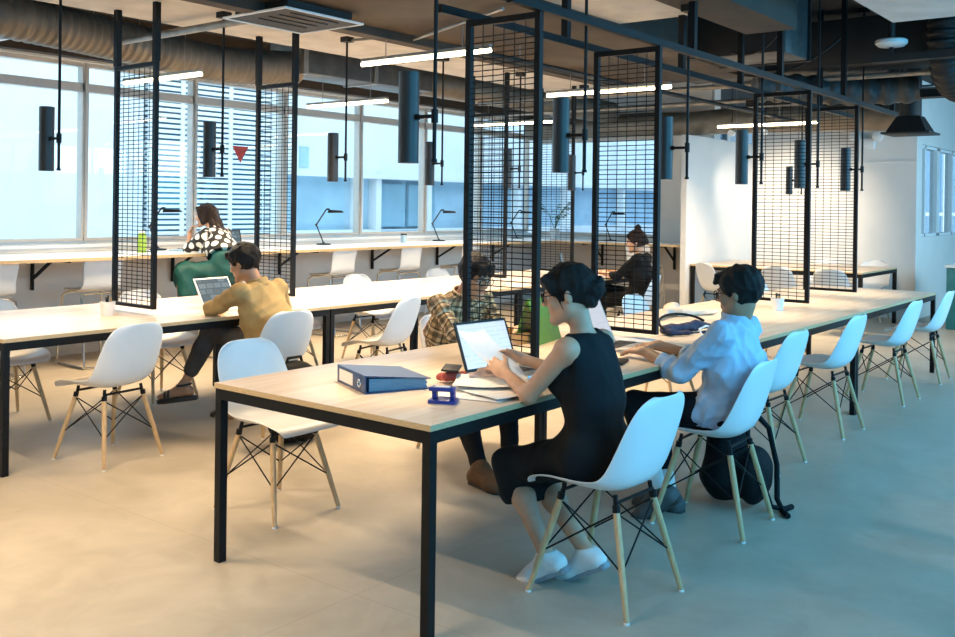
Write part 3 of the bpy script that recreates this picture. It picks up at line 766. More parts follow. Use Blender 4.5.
# ---------------------------------------------------------------- things on the tables
M['bluebinder'] = mat('blue_binder', (.045, .075, .17), .35, noise=.15, nscale=10)
M['bluelight'] = mat('blue_plastic_tabs', (.10, .27, .42), .35, noise=.1)
M['bluepunch'] = mat('cobalt_plastic', (.012, .035, .25), .3, noise=.1)
M['paper'] = mat('paper', (.82, .80, .78), .8, noise=.03)
M['cloth'] = mat('cream_cloth', (.70, .58, .46), .9, noise=.1, nscale=12)
M['pink'] = mat('pale_pink_cloth', (.66, .50, .44), .85, noise=.15, nscale=15)
M['redpouch'] = mat('red_pouch', (.42, .07, .05), .6, noise=.15)
M['alu'] = mat('aluminium', (.55, .55, .56), .32, metal=.8, noise=.05)
M['greenboard'] = mat('green_folder', (.10, .26, .03), .45, noise=.1)
M['greencup'] = mat('lime_bottle', (.30, .48, .06), .3, noise=.05)
M['woodbox'] = mat('orange_wood', (.50, .25, .08), .5, noise=.25, nscale=9, stretch=(1, 6, 6))
M['navybag'] = mat('navy_fabric', (.015, .022, .06), .7, noise=.3, nscale=40)
M['blackbag'] = mat('black_nylon', (.006, .0065, .008), .75, spec=.2, noise=.3, nscale=60, bump=.2, bscale=90)
M['leaf'] = mat('green_leaf', (.05, .16, .05), .5, noise=.25)
M['teal'] = mat('teal_laminate', (.02, .20, .23), .4, noise=.1)
def screen_mat(name, rows, bg, ink):
    """a lit screen: pale page with darker rows of a document"""
    m = bpy.data.materials.new(name); m.use_nodes = True
    nt = m.node_tree; N = nt.nodes; L = nt.links; b = N['Principled BSDF']; b.inputs['Base Color'].default_value = (.02, .02, .02, 1); b.inputs['Roughness'].default_value = .25
    tc = N.new('ShaderNodeTexCoord'); br = N.new('ShaderNodeTexBrick'); br.offset = .3
    br.inputs['Scale'].default_value = 1; br.inputs['Brick Width'].default_value = rows[0]; br.inputs['Row Height'].default_value = rows[1]; br.inputs['Mortar Size'].default_value = rows[2]
    br.inputs['Color1'].default_value = (*ink, 1); br.inputs['Color2'].default_value = (*bg, 1); br.inputs['Mortar'].default_value = (*bg, 1)
    L.new(tc.outputs['Object'], br.inputs['Vector']); L.new(br.outputs['Color'], b.inputs['Emission Color']); b.inputs['Emission Strength'].default_value = .85
    return m
M['screen_doc'] = screen_mat('screen_document', (.11, .02, .0085), (.72, .84, .95), (.50, .66, .82))
M['screen_grey'] = screen_mat('screen_page', (.16, .03, .013), (.62, .66, .74), (.54, .58, .66))
M['screen_photo'] = screen_mat('screen_site', (.07, .045, .004), (.05, .11, .15), (.17, .25, .29))
def laptop(label, loc, rz, body, screen, w=.32, d=.22, tilt=20, bezel=None):
    t = thing('laptop', label, 'laptop', loc, rz)
    obj('base', MB().box2((-w / 2, -d, 0), (w / 2, 0, .014)), body, t, bevel=.003)
    s = MB()
    for r in range(5):
        for c in range(13): s.box2((-w * .43 + c * w * .066, -d * .18 - r * .021 - .016, .014), (-w * .43 + c * w * .066 + w * .056, -d * .18 - r * .021, .0155))
    obj('keyboard', s, M['blacksoft'], t)
    R = Matrix.Translation((0, 0, .014)) @ Matrix.Rotation(math.radians(-tilt), 4, 'X')
    def tb(a, b):
        q = MB().box2(a, b); q.v = [tuple(R @ V(p)) for p in q.v]; return q
    lid = obj('lid', tb((-w / 2, -.003, 0), (w / 2, .004, d * .96)), bezel or body, t)
    # the screen keeps its own axes so the page layout lies in its plane
    sc = MB().box2((-w / 2 + .012, -.0006, -.012 + .024), (w / 2 - .012, .0006, d * .96 - .012))
    sc.v = [(x, z, y) for x, y, z in sc.v]
    so = obj('screen', sc, screen, lid)
    so.matrix_local = R @ Matrix.Translation((0, -.0040, 0)) @ Matrix.Rotation(PI / 2, 4, 'X')
    return t
laptop('open laptop with a dark bezel and pale document, before the woman in the dress', (3.445, 2.60, TZ), -.12, M['alu'], M['screen_doc'], w=.33, d=.235, tilt=22, bezel=M['blacksoft'])
laptop('open silver laptop the man in the blue shirt is typing on', (4.50, 2.66, TZ), .10, M['alu'], M['screen_grey'], w=.34, d=.25, tilt=24)
laptop('open white laptop before the man in the mustard shirt', (4.25, 5.63, TZ), .1, M['white'], M['screen_photo'], w=.32, d=.23, tilt=30)
laptop('small open laptop on the table before the far woman in black', (8.99, 5.78, TZ), .5, M['blacksoft'], M['screen_photo'], w=.33, d=.24, tilt=18)
laptop('dark laptop raised on the window counter right of the polka dot top', (6.35, 8.35, CZ), -.5, M['blacksoft'], M['screen_photo'], w=.36, d=.26, tilt=42)
# lever-arch binder lying on its side
t = thing('binder', 'dark blue lever-arch binder lying on the near table', 'binder', (2.745, 2.66, TZ), math.radians(-60))
# local x: along the spine, y: towards the opening
sp = (.0, .30)
t.location = (2.70, 2.66, TZ); t.rotation_euler = (0, 0, math.atan2(.30, .13))
Lb, Db, Tb = .31, .285, .072
obj('bottom_cover', MB().box2((0, -Db, 0), (Lb, 0, .004)), M['bluebinder'], t)
obj('spine', MB().box2((0, -.003, 0), (Lb, .003, Tb)), M['bluebinder'], t, bevel=.002)
obj('top_cover', MB().hexa([(0, -Db, .040), (Lb, -Db, .040), (Lb, .0, Tb - .004), (0, .0, Tb - .004), (0, -Db, .044), (Lb, -Db, .044), (Lb, .0, Tb), (0, .0, Tb)]), M['bluebinder'], t)
tag(obj('spine_label', MB().box2((.13, .003, .012), (.28, .0045, Tb - .012)), M['paper'], t), 'white spine label')
tag(obj('finger_ring', MB().tube([(.055 + .014 * math.cos(a), .004, .036 + .014 * math.sin(a)) for a in [2 * PI * k / 20 for k in range(20)]], .004, 8, closed=True), M['chrome'], t), 'round metal finger ring')
pg = MB()
for k in range(7): pg.hexa([(.012, -Db + .01 + .003 * (k % 3), .004 + .0055 * k), (Lb - .012, -Db + .012 + .004 * (k % 2), .004 + .0055 * k), (Lb - .012, -.02, .006 + .0075 * k), (.012, -.02, .006 + .0075 * k),
                            (.012, -Db + .01 + .003 * (k % 3), .0085 + .0055 * k), (Lb - .012, -Db + .012 + .004 * (k % 2), .0085 + .0055 * k), (Lb - .012, -.02, .012 + .0075 * k), (.012, -.02, .012 + .0075 * k)])
tag(obj('pages', pg, M['bluelight'], t), 'light blue dividers')
# hole punch
t = thing('hole_punch', 'bright blue hole punch beside the binder', 'hole punch', (2.79, 2.335, TZ), math.atan2(-.11, .05))
t.scale = (.8, .85, .95)
obj('base', MB().prism([(-.062, -.05), (.062, -.05), (.068, -.03), (.062, .05), (-.062, .05), (-.068, -.03)], 0, .014), M['bluepunch'], t, bevel=.003)
for s in (-1, 1):
    obj('punch_tower', MB().box((s * .044, .005, .034), (.02, .04, .04)), M['bluepunch'], t, bevel=.003)
obj('handle', MB().prism([(-.06, -.045), (.06, -.045), (.058, .02), (-.058, .02)], .054, .064).box((0, -.043, .058), (.12, .012, .016)), M['bluepunch'], t, bevel=.003)
tag(obj('grip_pad', MB().box((0, -.018, .0655), (.07, .026, .003)), M['ledge'], t), 'pale grip strip')
# loose papers
def sheet(label, loc, rz, w=.21, d=.297, bend=.01, m=None, group=None, tilt=None):
    P = []
    for i in range(7):
        P.append([(-w / 2 + w * j / 6, -d / 2 + d * i / 6, bend * (math.sin(i * 1.3 + j * .8) + 1) * .5 + bend * (j / 6) ** 3 * 2) for j in range(7)])
    q = MB().grid(P)
    o = obj('paper_sheet', q, m or M['paper'], solid=.001)
    o.location = loc; o.rotation_euler = tilt if tilt else (0, 0, rz)
    return tag(o, label, 'paper', group)
sheet('lowest white sheet under the other papers by the hole punch', (2.98, 2.33, TZ + .001), .25, bend=.002, group='papers by the hole punch')
sheet('middle white sheet fanned out near the table edge by the hole punch', (3.05, 2.29, TZ + .011), -.25, bend=.003, group='papers by the hole punch')
sheet('top crumpled white sheet in front of the open document laptop', (3.12, 2.36, TZ + .024), .6, bend=.007, group='papers by the hole punch')
sheet('white sheet the woman in the dark dress holds up', (3.21, 2.44, TZ + .115), 0, w=.21, d=.28, bend=.012, tilt=(math.radians(38), math.radians(8), .15))
sheet('white sheet lying behind the typing man\'s laptop', (4.75, 2.66, TZ + .001), .2, bend=.003)
# pouch, phone, scarf
S = SDF((2.9, 2.3, .73), (3.5, 2.9, .9), .005)
S.cone((3.09, 2.575, .768), (3.15, 2.535, .768), .022, .025, .02).cone((3.10, 2.61, .765), (3.15, 2.58, .763), .02, .02, .02).cut((0, 0, .7405), (0, 0, -1))
o = sdf_obj('pouch', S, M['redpouch'], off=(3.12, 2.54, .74), folds=.003, fscale=90); o.location = (3.12, 2.54, .74); tag(o, 'small red pouch beside the dark phone', 'pouch')
o = obj('phone', MB().box2((-.036, -.075, 0), (.036, .075, .009)), M['blacksoft'], bevel=.003); o.location = (3.12, 2.57, .797); o.rotation_euler = (.0, .05, -1.0); tag(o, 'dark phone lying on the red pouch', 'phone')
S = SDF((2.9, 2.15, .73), (3.6, 2.8, .9), .006)
for a, b, r in (((3.13, 2.46, .757), (3.27, 2.43, .76), .022), ((3.2, 2.48, .765), (3.3, 2.36, .755), .02), ((3.16, 2.42, .755), (3.22, 2.34, .752), .018), ((3.26, 2.46, .77), (3.34, 2.42, .755), .02)):
    S.cone(a, b, r, r * .8, .015)
S.cut((0, 0, .7405), (0, 0, -1))
o = sdf_obj('scarf', S, M['pink'], off=(3.22, 2.42, .74), folds=.005, fscale=80); o.location = (3.22, 2.42, .762); tag(o, 'crumpled pale pink cloth in front of the open document laptop', 'cloth')
# pencil pots
def pot(label, loc, dark):
    t = thing('pencil_pot', label, 'pot', loc)
    obj('cup', MB().lathe([(.038, 0), (.05, .092), (.045, .092), (.035, .006), (0, .006)], n=24, cap=False).lathe([(.038, 0), (0, 0)], n=24, cap=False), M['white'], t)
    rg = random.Random(dark)
    for k in range(7):
        a = rg.uniform(0, 6.28); r = rg.uniform(.0, .024)
        obj('pencil', MB().tube([(r * .6 * math.cos(a), r * .6 * math.sin(a), .008), (r * 1.5 * math.cos(a), r * 1.5 * math.sin(a), .105 + rg.uniform(0, .03))], .0048, 6), M['blacksoft'] if k % 3 else M['beech'], t)
pot('white pencil pot on the window-side table below the left mesh divider', (3.44, 5.74, TZ), 1)
pot('white pencil pot on the front row behind the blue-shirted man\'s head', (6.96, 2.62, TZ), 2)
# folder stand, box, cups between the dividers
t = thing('folder', 'green folder leaning open behind the woman\'s face', 'folder', (4.42, 3.02, TZ), .2)
for s, lab in ((-1, ''), (1, '')):
    q = MB().box2((-.16, -.002, 0), (.16, .002, .25)); R = Matrix.Translation((0, s * .075, 0)) @ Matrix.Rotation(s * .29, 4, 'X')
    q.v = [tuple(R @ V(p)) for p in q.v]; obj('cover', q, M['greenboard'], t)
o = obj('tray', MB().box2((-.15, -.1, 0), (.15, .1, .008)).box2((-.15, -.1, .008), (.15, -.09, .06)).box2((-.15, .09, .008), (.15, .1, .06)).box2((-.15, -.09, .008), (-.14, .09, .06)).box2((.14, -.09, .008), (.15, .09, .06)), M['woodbox'])
o.location = (4.27, 3.09, TZ); o.rotation_euler = (0, 0, -.15); tag(o, 'shallow orange wooden tray before the man in plaid', 'tray')
t = thing('drinking_glass', 'small clear glass beside the green folder', 'glass', (4.75, 2.98, TZ))
obj('glass_wall', MB().lathe([(.03, 0), (.036, .12), (.0345, .12), (.029, .004), (0, .004)], n=20, cap=False), M['glass'], t)
# dark bundle by the third divider
S = SDF((5.0, 2.2, .73), (5.9, 2.9, .95), .008)
S.cone((5.12, 2.60, .77), (5.42, 2.52, .775), .035, .03, .03).cone((5.32, 2.56, .775), (5.60, 2.46, .765), .03, .02, .02).cone((5.1, 2.55, .76), (5.3, 2.42, .755), .02, .018, .02).cut((0, 0, .7405), (0, 0, -1))
o = sdf_obj('bag', S, M['navybag'], off=(5.3, 2.55, .74), folds=.006, fscale=50); o.location = (5.3, 2.55, .74); tag(o, 'flat navy bag on the table behind the typing hands', 'bag')
tag(obj('bag_strap', MB().tube([(5.3 + .3 * math.cos(a) * .9 - .02, 2.55 + .1 * math.sin(a), .79 + .055 * math.sin(a)) for a in [PI * k / 14 for k in range(15)]], .008, 6), M['blackbag']), 'black strap arching over the navy bag', 'strap')
tag(obj('charging_cable', MB().tube([(5.12, 2.36, .744), (5.16, 2.40, .79), (5.25, 2.40, .80), (5.36, 2.36, .78), (5.42, 2.32, .744), (5.6, 2.3, .744)], .006, 8), M['white']), 'white cable looped beside the navy bag', 'cable')
S = SDF((5.5, 2.6, .73), (6.7, 3.35, .95), .01)
S.cone((5.75, 2.96, .75), (6.2, 3.1, .78), .03, .06, .06, w=(0, 0, 1), sw=.7).cone((6.1, 3.0, .76), (6.35, 2.85, .755), .06, .04, .05, w=(0, 0, 1), sw=.6).cut((0, 0, .7405), (0, 0, -1))
o = sdf_obj('jacket', S, M['cloth'], off=(6.0, 3.0, .74), folds=.008, fscale=30); o.location = (6.0, 3.0, .74); tag(o, 'cream cloth heap on the table behind the navy bag', 'cloth')
o = obj('pen', MB().tube([(4.33, 2.19, .747), (4.46, 2.20, .747)], .005, 8), M['white']); tag(o, 'white pen near the table edge beside the typing man\'s wrist', 'pen')
o = obj('phone', MB().box2((-.075, -.036, 0), (.075, .036, .012)), M['blacksoft'], bevel=.003); o.location = (4.05, 2.3, TZ); o.rotation_euler = (0, 0, .3); tag(o, 'dark phone on the table behind the woman in the dress', 'phone')
# ---------------------------------------------------------------- bags on the floor
S = SDF((4.2, 1.4, -.02), (5.1, 2.6, .7), .01)
S.cone((4.62, 1.99, .14), (4.62, 1.98, .36), .125, .10, .05, w=(1, 0, 0), sw=1.35).ell((4.63, 1.85, .16), np.eye(3), (.14, .08, .15), .04).cone((4.55, 2.0, .44), (4.7, 1.98, .44), .02, .02, .02).cut((0, 0, .003), (0, 0, -1))
t = thing('backpack', 'black backpack on the floor under the blue-shirted man\'s chair', 'bag', (4.62, 1.95, 0))
sdf_obj('pack', S, M['blackbag'], t, off=(4.62, 1.95, 0), folds=.006, fscale=25)
obj('strap', MB().tube([(.08, -.09, .44), (.12, -.13, .38), (.13, -.17, .2), (.06, -.2, .05), (.0, -.25, .014), (-.06, -.30, .014)], .014, 8).tube([(-.08, -.12, .34), (-.06, -.17, .16), (-.02, -.2, .03), (.04, -.25, .014), (.1, -.26, .014)], .014, 8), M['blackbag'], t)
S = SDF((3.6, 4.3, -.02), (4.5, 4.9, .75), .012)
S.ell((4.02, 4.56, .24), np.eye(3), (.24, .12, .27), .05).cone((3.9, 4.56, .46), (4.08, 4.56, .44), .05, .04, .04).cut((0, 0, .003), (0, 0, -1))
t = thing('bag', 'black bag standing on the floor behind the near table, left of the empty chair', 'bag', (4.02, 4.56, 0))
sdf_obj('body', S, M['blackbag'], t, off=(4.02, 4.56, 0), folds=.006, fscale=25)
obj('handle', MB().tube([(-.1, 0, .46), (-.07, 0, .53), (.03, 0, .53), (.06, 0, .45)], .01, 8), M['blackbag'], t)
# ---------------------------------------------------------------- window counter things
def desk_lamp(label, loc, rz, s=1):
    t = thing('desk_lamp', label, 'lamp', loc, rz, 'black desk lamps on the window counter')
    obj('base', MB().lathe([(.085, 0), (.085, .014), (.02, .02), (.012, .03)], n=24), M['blacksoft'], t)
    e, p = V((-.09, 0, .24)), V((.03, 0, .43))
    obj('lower_arm', MB().tube([(0, 0, .02), e], .008, 8), M['lampblack'], t)
    obj('upper_arm', MB().tube([e, p], .009, 8).ball(e, .016, 10), M['lampblack'], t)
    h = MB(); h.tube([p, p + V((.04, 0, .0))], .012, 8)
    h.hexa([(.05, -.04, .385), (.24, -.045, .39), (.24, .045, .39), (.05, .04, .385), (.06, -.03, .425), (.22, -.03, .415), (.22, .03, .415), (.06, .03, .425)])
    obj('lamp_head', h, M['blacksoft'], t, bevel=.005)
    return t
RZ = math.radians(-52)
desk_lamp('black desk lamp on the counter just left of the long-haired woman', (5.72, 8.62, CZ), RZ)
desk_lamp('black desk lamp on the counter right of the second mesh divider', (8.0, 8.62, CZ), RZ)
desk_lamp('black desk lamp on the counter above the empty middle stools', (10.15, 8.62, CZ), RZ)
desk_lamp('black desk lamp on the counter seen through the nearest mesh divider', (12.0, 8.62, CZ), RZ)
desk_lamp('black desk lamp on the far counter above the bun of the far woman', (12.4, 7.2, CZ), RZ + .5)
t = thing('bottle', 'lime green bottle on the counter seen through the left mesh divider', 'bottle', (5.33, 8.3, CZ))
obj('body', MB().lathe([(.04, 0), (.042, .01), (.042, .16), (.03, .19)], n=20), M['greencup'], t); obj('cap', MB().lathe([(.028, .185), (.028, .215)], n=16), M['ledge'], t)
t = thing('mug', 'pale mug with a dark lid on the counter between two desk lamps', 'cup', (9.3, 8.5, CZ))
obj('body', MB().lathe([(.036, 0), (.042, .1)], n=20), M['bluepale'], t); obj('lid', MB().lathe([(.045, .1), (.04, .118)], n=20), M['blacksoft'], t)
for x, y, rz, lab in ((5.85, 8.3, .2, 'pale magazine under the elbow of the woman in polka dots'), (6.0, 8.45, -.4, 'dark magazine on the counter before the woman in polka dots')):
    o = obj('magazine', MB().box2((-.11, -.15, 0), (.11, .15, .012)), M['bluepale'] if 'pale' in lab else M['bluebinder']); o.location = (x, y, CZ); o.rotation_euler = (0, 0, rz); tag(o, lab, 'magazine')
t = thing('potted_plant', 'leafy green plant on the counter at the window corner', 'plant', (12.42, 8.2, CZ))
obj('pot', MB().lathe([(.06, 0), (.085, .16), (.07, .16), (.06, .14)], n=20), M['white'], t)
rg = random.Random(5); st = MB(); lf = MB()
for k in range(11):
    a = rg.uniform(0, 6.28); l = rg.uniform(.14, .36); tip = V((l * .7 * math.cos(a), l * .7 * math.sin(a), .18 + l * 1.1))
    st.tube([(0, 0, .13), (tip.x * .4, tip.y * .4, tip.z * .7), tip], .004, 5)
    for q in range(3):
        c = tip * (1 - .14 * q) + V((0, 0, .03 * q)); b = a + rg.uniform(-1.4, 1.4); d = V((math.cos(b), math.sin(b), rg.uniform(-.2, .4))).normalized(); r = d.cross(V((0, 0, 1))).normalized()
        w, L_ = .028, .10
        pts = [c, c + d * L_ * .35 + r * w, c + d * L_ * .7 + r * w * .8, c + d * L_ - V((0, 0, .015)), c + d * L_ * .7 - r * w * .8, c + d * L_ * .35 - r * w]
        m0 = c + d * L_ * .5 + V((0, 0, -.008))
        lf.add(pts + [m0], [(i, (i + 1) % 6, 6) for i in range(6)])
obj('stem', st, M['leaf'], t); obj('foliage', lf, M['leaf'], t, solid=.0015)
t = thing('cabinet', 'teal cabinet at the right edge of the picture', 'cabinet', (13.5, 2.72, 0))
obj('body', MB().box2((-.3, -.9, .0), (.4, .08, .78)), M['teal'], t, bevel=.004); obj('top', MB().box2((-.32, -.92, .78), (.42, .1, .81)), M['ledge'], t)
obj('handle', MB().box2((-.315, -.3, .55), (-.301, -.05, .57)), M['black'], t)
# ---------------------------------------------------------------- people
def skin_mat(name, c): return mat(name, c, .48, noise=.1, nscale=25, sub=.03)
M['skin'] = skin_mat('skin', (.60, .34, .215)); M['skintan'] = skin_mat('skin_tan', (.42, .235, .14)); M['skinwarm'] = skin_mat('skin_warm', (.50, .29, .18))
M['hair'] = mat('black_hair', (.007, .005, .0045), .45, spec=.25, noise=.5, nscale=18, stretch=(8, 8, 1.2), bump=.5, bscale=70)
M['hairbrown'] = mat('dark_brown_hair', (.028, .014, .009), .45, spec=.25, noise=.5, nscale=18, stretch=(8, 8, 1.2), bump=.5, bscale=70)
M['dress'] = mat('charcoal_dress', (.008, .012, .015), .8, noise=.25, nscale=8, bump=.12, bscale=200, spec=.2)
M['shirtblue'] = mat('light_blue_shirt', (.46, .60, .76), .8, noise=.08, nscale=10, bump=.1, bscale=260)
M['mustard'] = mat('mustard_shirt', (.41, .28, .115), .85, noise=.12, nscale=9, bump=.12, bscale=220)
M['trouser'] = mat('black_trousers', (.008, .009, .012), .85, spec=.2, noise=.3, nscale=9)
M['greytrouser'] = mat('charcoal_trousers', (.06, .055, .052), .85, noise=.25, nscale=30)
M['blacktop'] = mat('black_top', (.007, .007, .008), .8, spec=.2, noise=.3, nscale=12)
M['skirt'] = mat('teal_skirt', (.003, .088, .082), .65, noise=.25, nscale=7)
M['sneakerwhite'] = mat('white_canvas', (.78, .77, .75), .7, noise=.06, nscale=40)
M['sneakergrey'] = mat('grey_suede', (.10, .10, .10), .7, noise=.25, nscale=30)
M['sole'] = mat('rubber_sole', (.30, .33, .36), .7, noise=.2, nscale=30)
M['boot'] = mat('brown_suede', (.14, .065, .025), .75, noise=.3, nscale=25)
M['sandal'] = mat('dark_leather', (.02, .016, .014), .5, noise=.2)
M['eyewhite'] = mat('eye', (.7, .68, .65), .25); M['iris'] = mat('iris', (.02, .012, .008), .2)
M['lip'] = mat('lips', (.40, .15, .12), .45)
def plaid_mat():
    m = bpy.data.materials.new('plaid_flannel'); m.use_nodes = True
    nt = m.node_tree; N = nt.nodes; L = nt.links; b = N['Principled BSDF']; b.inputs['Roughness'].default_value = .85
    uv = N.new('ShaderNodeUVMap'); sx = N.new('ShaderNodeSeparateXYZ'); L.new(uv.outputs[0], sx.inputs[0])
    cur = None
    def stripes(src, freq, lo, hi, off=0.):
        a = N.new('ShaderNodeMath'); a.operation = 'MULTIPLY_ADD'; a.inputs[1].default_value = freq; a.inputs[2].default_value = off; L.new(src, a.inputs[0])
        f = N.new('ShaderNodeMath'); f.operation = 'FRACT'; L.new(a.outputs[0], f.inputs[0])
        g = N.new('ShaderNodeMath'); g.operation = 'GREATER_THAN'; g.inputs[1].default_value = lo; L.new(f.outputs[0], g.inputs[0])
        h = N.new('ShaderNodeMath'); h.operation = 'LESS_THAN'; h.inputs[1].default_value = hi; L.new(f.outputs[0], h.inputs[0])
        k = N.new('ShaderNodeMath'); k.operation = 'MULTIPLY'; L.new(g.outputs[0], k.inputs[0]); L.new(h.outputs[0], k.inputs[1])
        return k.outputs[0]
    def over(fac, col, amt):
        nonlocal cur
        mx = N.new('ShaderNodeMix'); mx.data_type = 'RGBA'
        s = N.new('ShaderNodeMath'); s.operation = 'MULTIPLY'; s.inputs[1].default_value = amt; L.new(fac, s.inputs[0]); L.new(s.outputs[0], mx.inputs[0])
        if cur is None: mx.inputs[6].default_value = (.66, .43, .21, 1)
        else: L.new(cur, mx.inputs[6])
        mx.inputs[7].default_value = (*col, 1); cur = mx.outputs[2]
    for src in (sx.outputs[0], sx.outputs[1]):
        over(stripes(src, 13, .0, .34), (.03, .022, .018), .62)
        over(stripes(src, 13, .62, .72), (.02, .015, .012), .8)
        over(stripes(src, 13, .46, .53), (.85, .74, .56), .75)
    L.new(cur, b.inputs['Base Color']); return m
def dots_mat():
    m = bpy.data.materials.new('polka_dots'); m.use_nodes = True
    nt = m.node_tree; N = nt.nodes; L = nt.links; b = N['Principled BSDF']; b.inputs['Roughness'].default_value = .7
    uv = N.new('ShaderNodeUVMap'); mp = N.new('ShaderNodeMapping'); mp.inputs['Rotation'].default_value = (0, 0, .6); L.new(uv.outputs[0], mp.inputs[0])
    vo = N.new('ShaderNodeTexVoronoi'); vo.voronoi_dimensions = '2D'; vo.inputs['Scale'].default_value = 11.5; vo.inputs['Randomness'].default_value = .12; L.new(mp.outputs[0], vo.inputs['Vector'])
    lt = N.new('ShaderNodeMath'); lt.operation = 'LESS_THAN'; lt.inputs[1].default_value = .36; L.new(vo.outputs['Distance'], lt.inputs[0])
    mx = N.new('ShaderNodeMix'); mx.data_type = 'RGBA'; L.new(lt.outputs[0], mx.inputs[0]); mx.inputs[6].default_value = (.012, .012, .014, 1); mx.inputs[7].default_value = (.80, .80, .78, 1)
    L.new(mx.outputs[2], b.inputs['Base Color']); return m
M['plaid'] = plaid_mat(); M['dots'] = dots_mat()

A = lambda *v: np.array(v, float)
def nrm(v): v = np.array(v, float); return v / np.linalg.norm(v)
UPZ = A(0, 0, 1)
def ik(a, b, l1, l2, pole):
    a, b = np.array(a, float), np.array(b, float); d = b - a; L = np.linalg.norm(d); u = d / L
    L = min(L, (l1 + l2) * .995); b = a + u * L
    x = (l1 * l1 - l2 * l2 + L * L) / (2 * L); h = math.sqrt(max(l1 * l1 - x * x, 0))
    p = np.array(pole, float); p = p - (p @ u) * u
    return a + u * x + nrm(p) * h, b

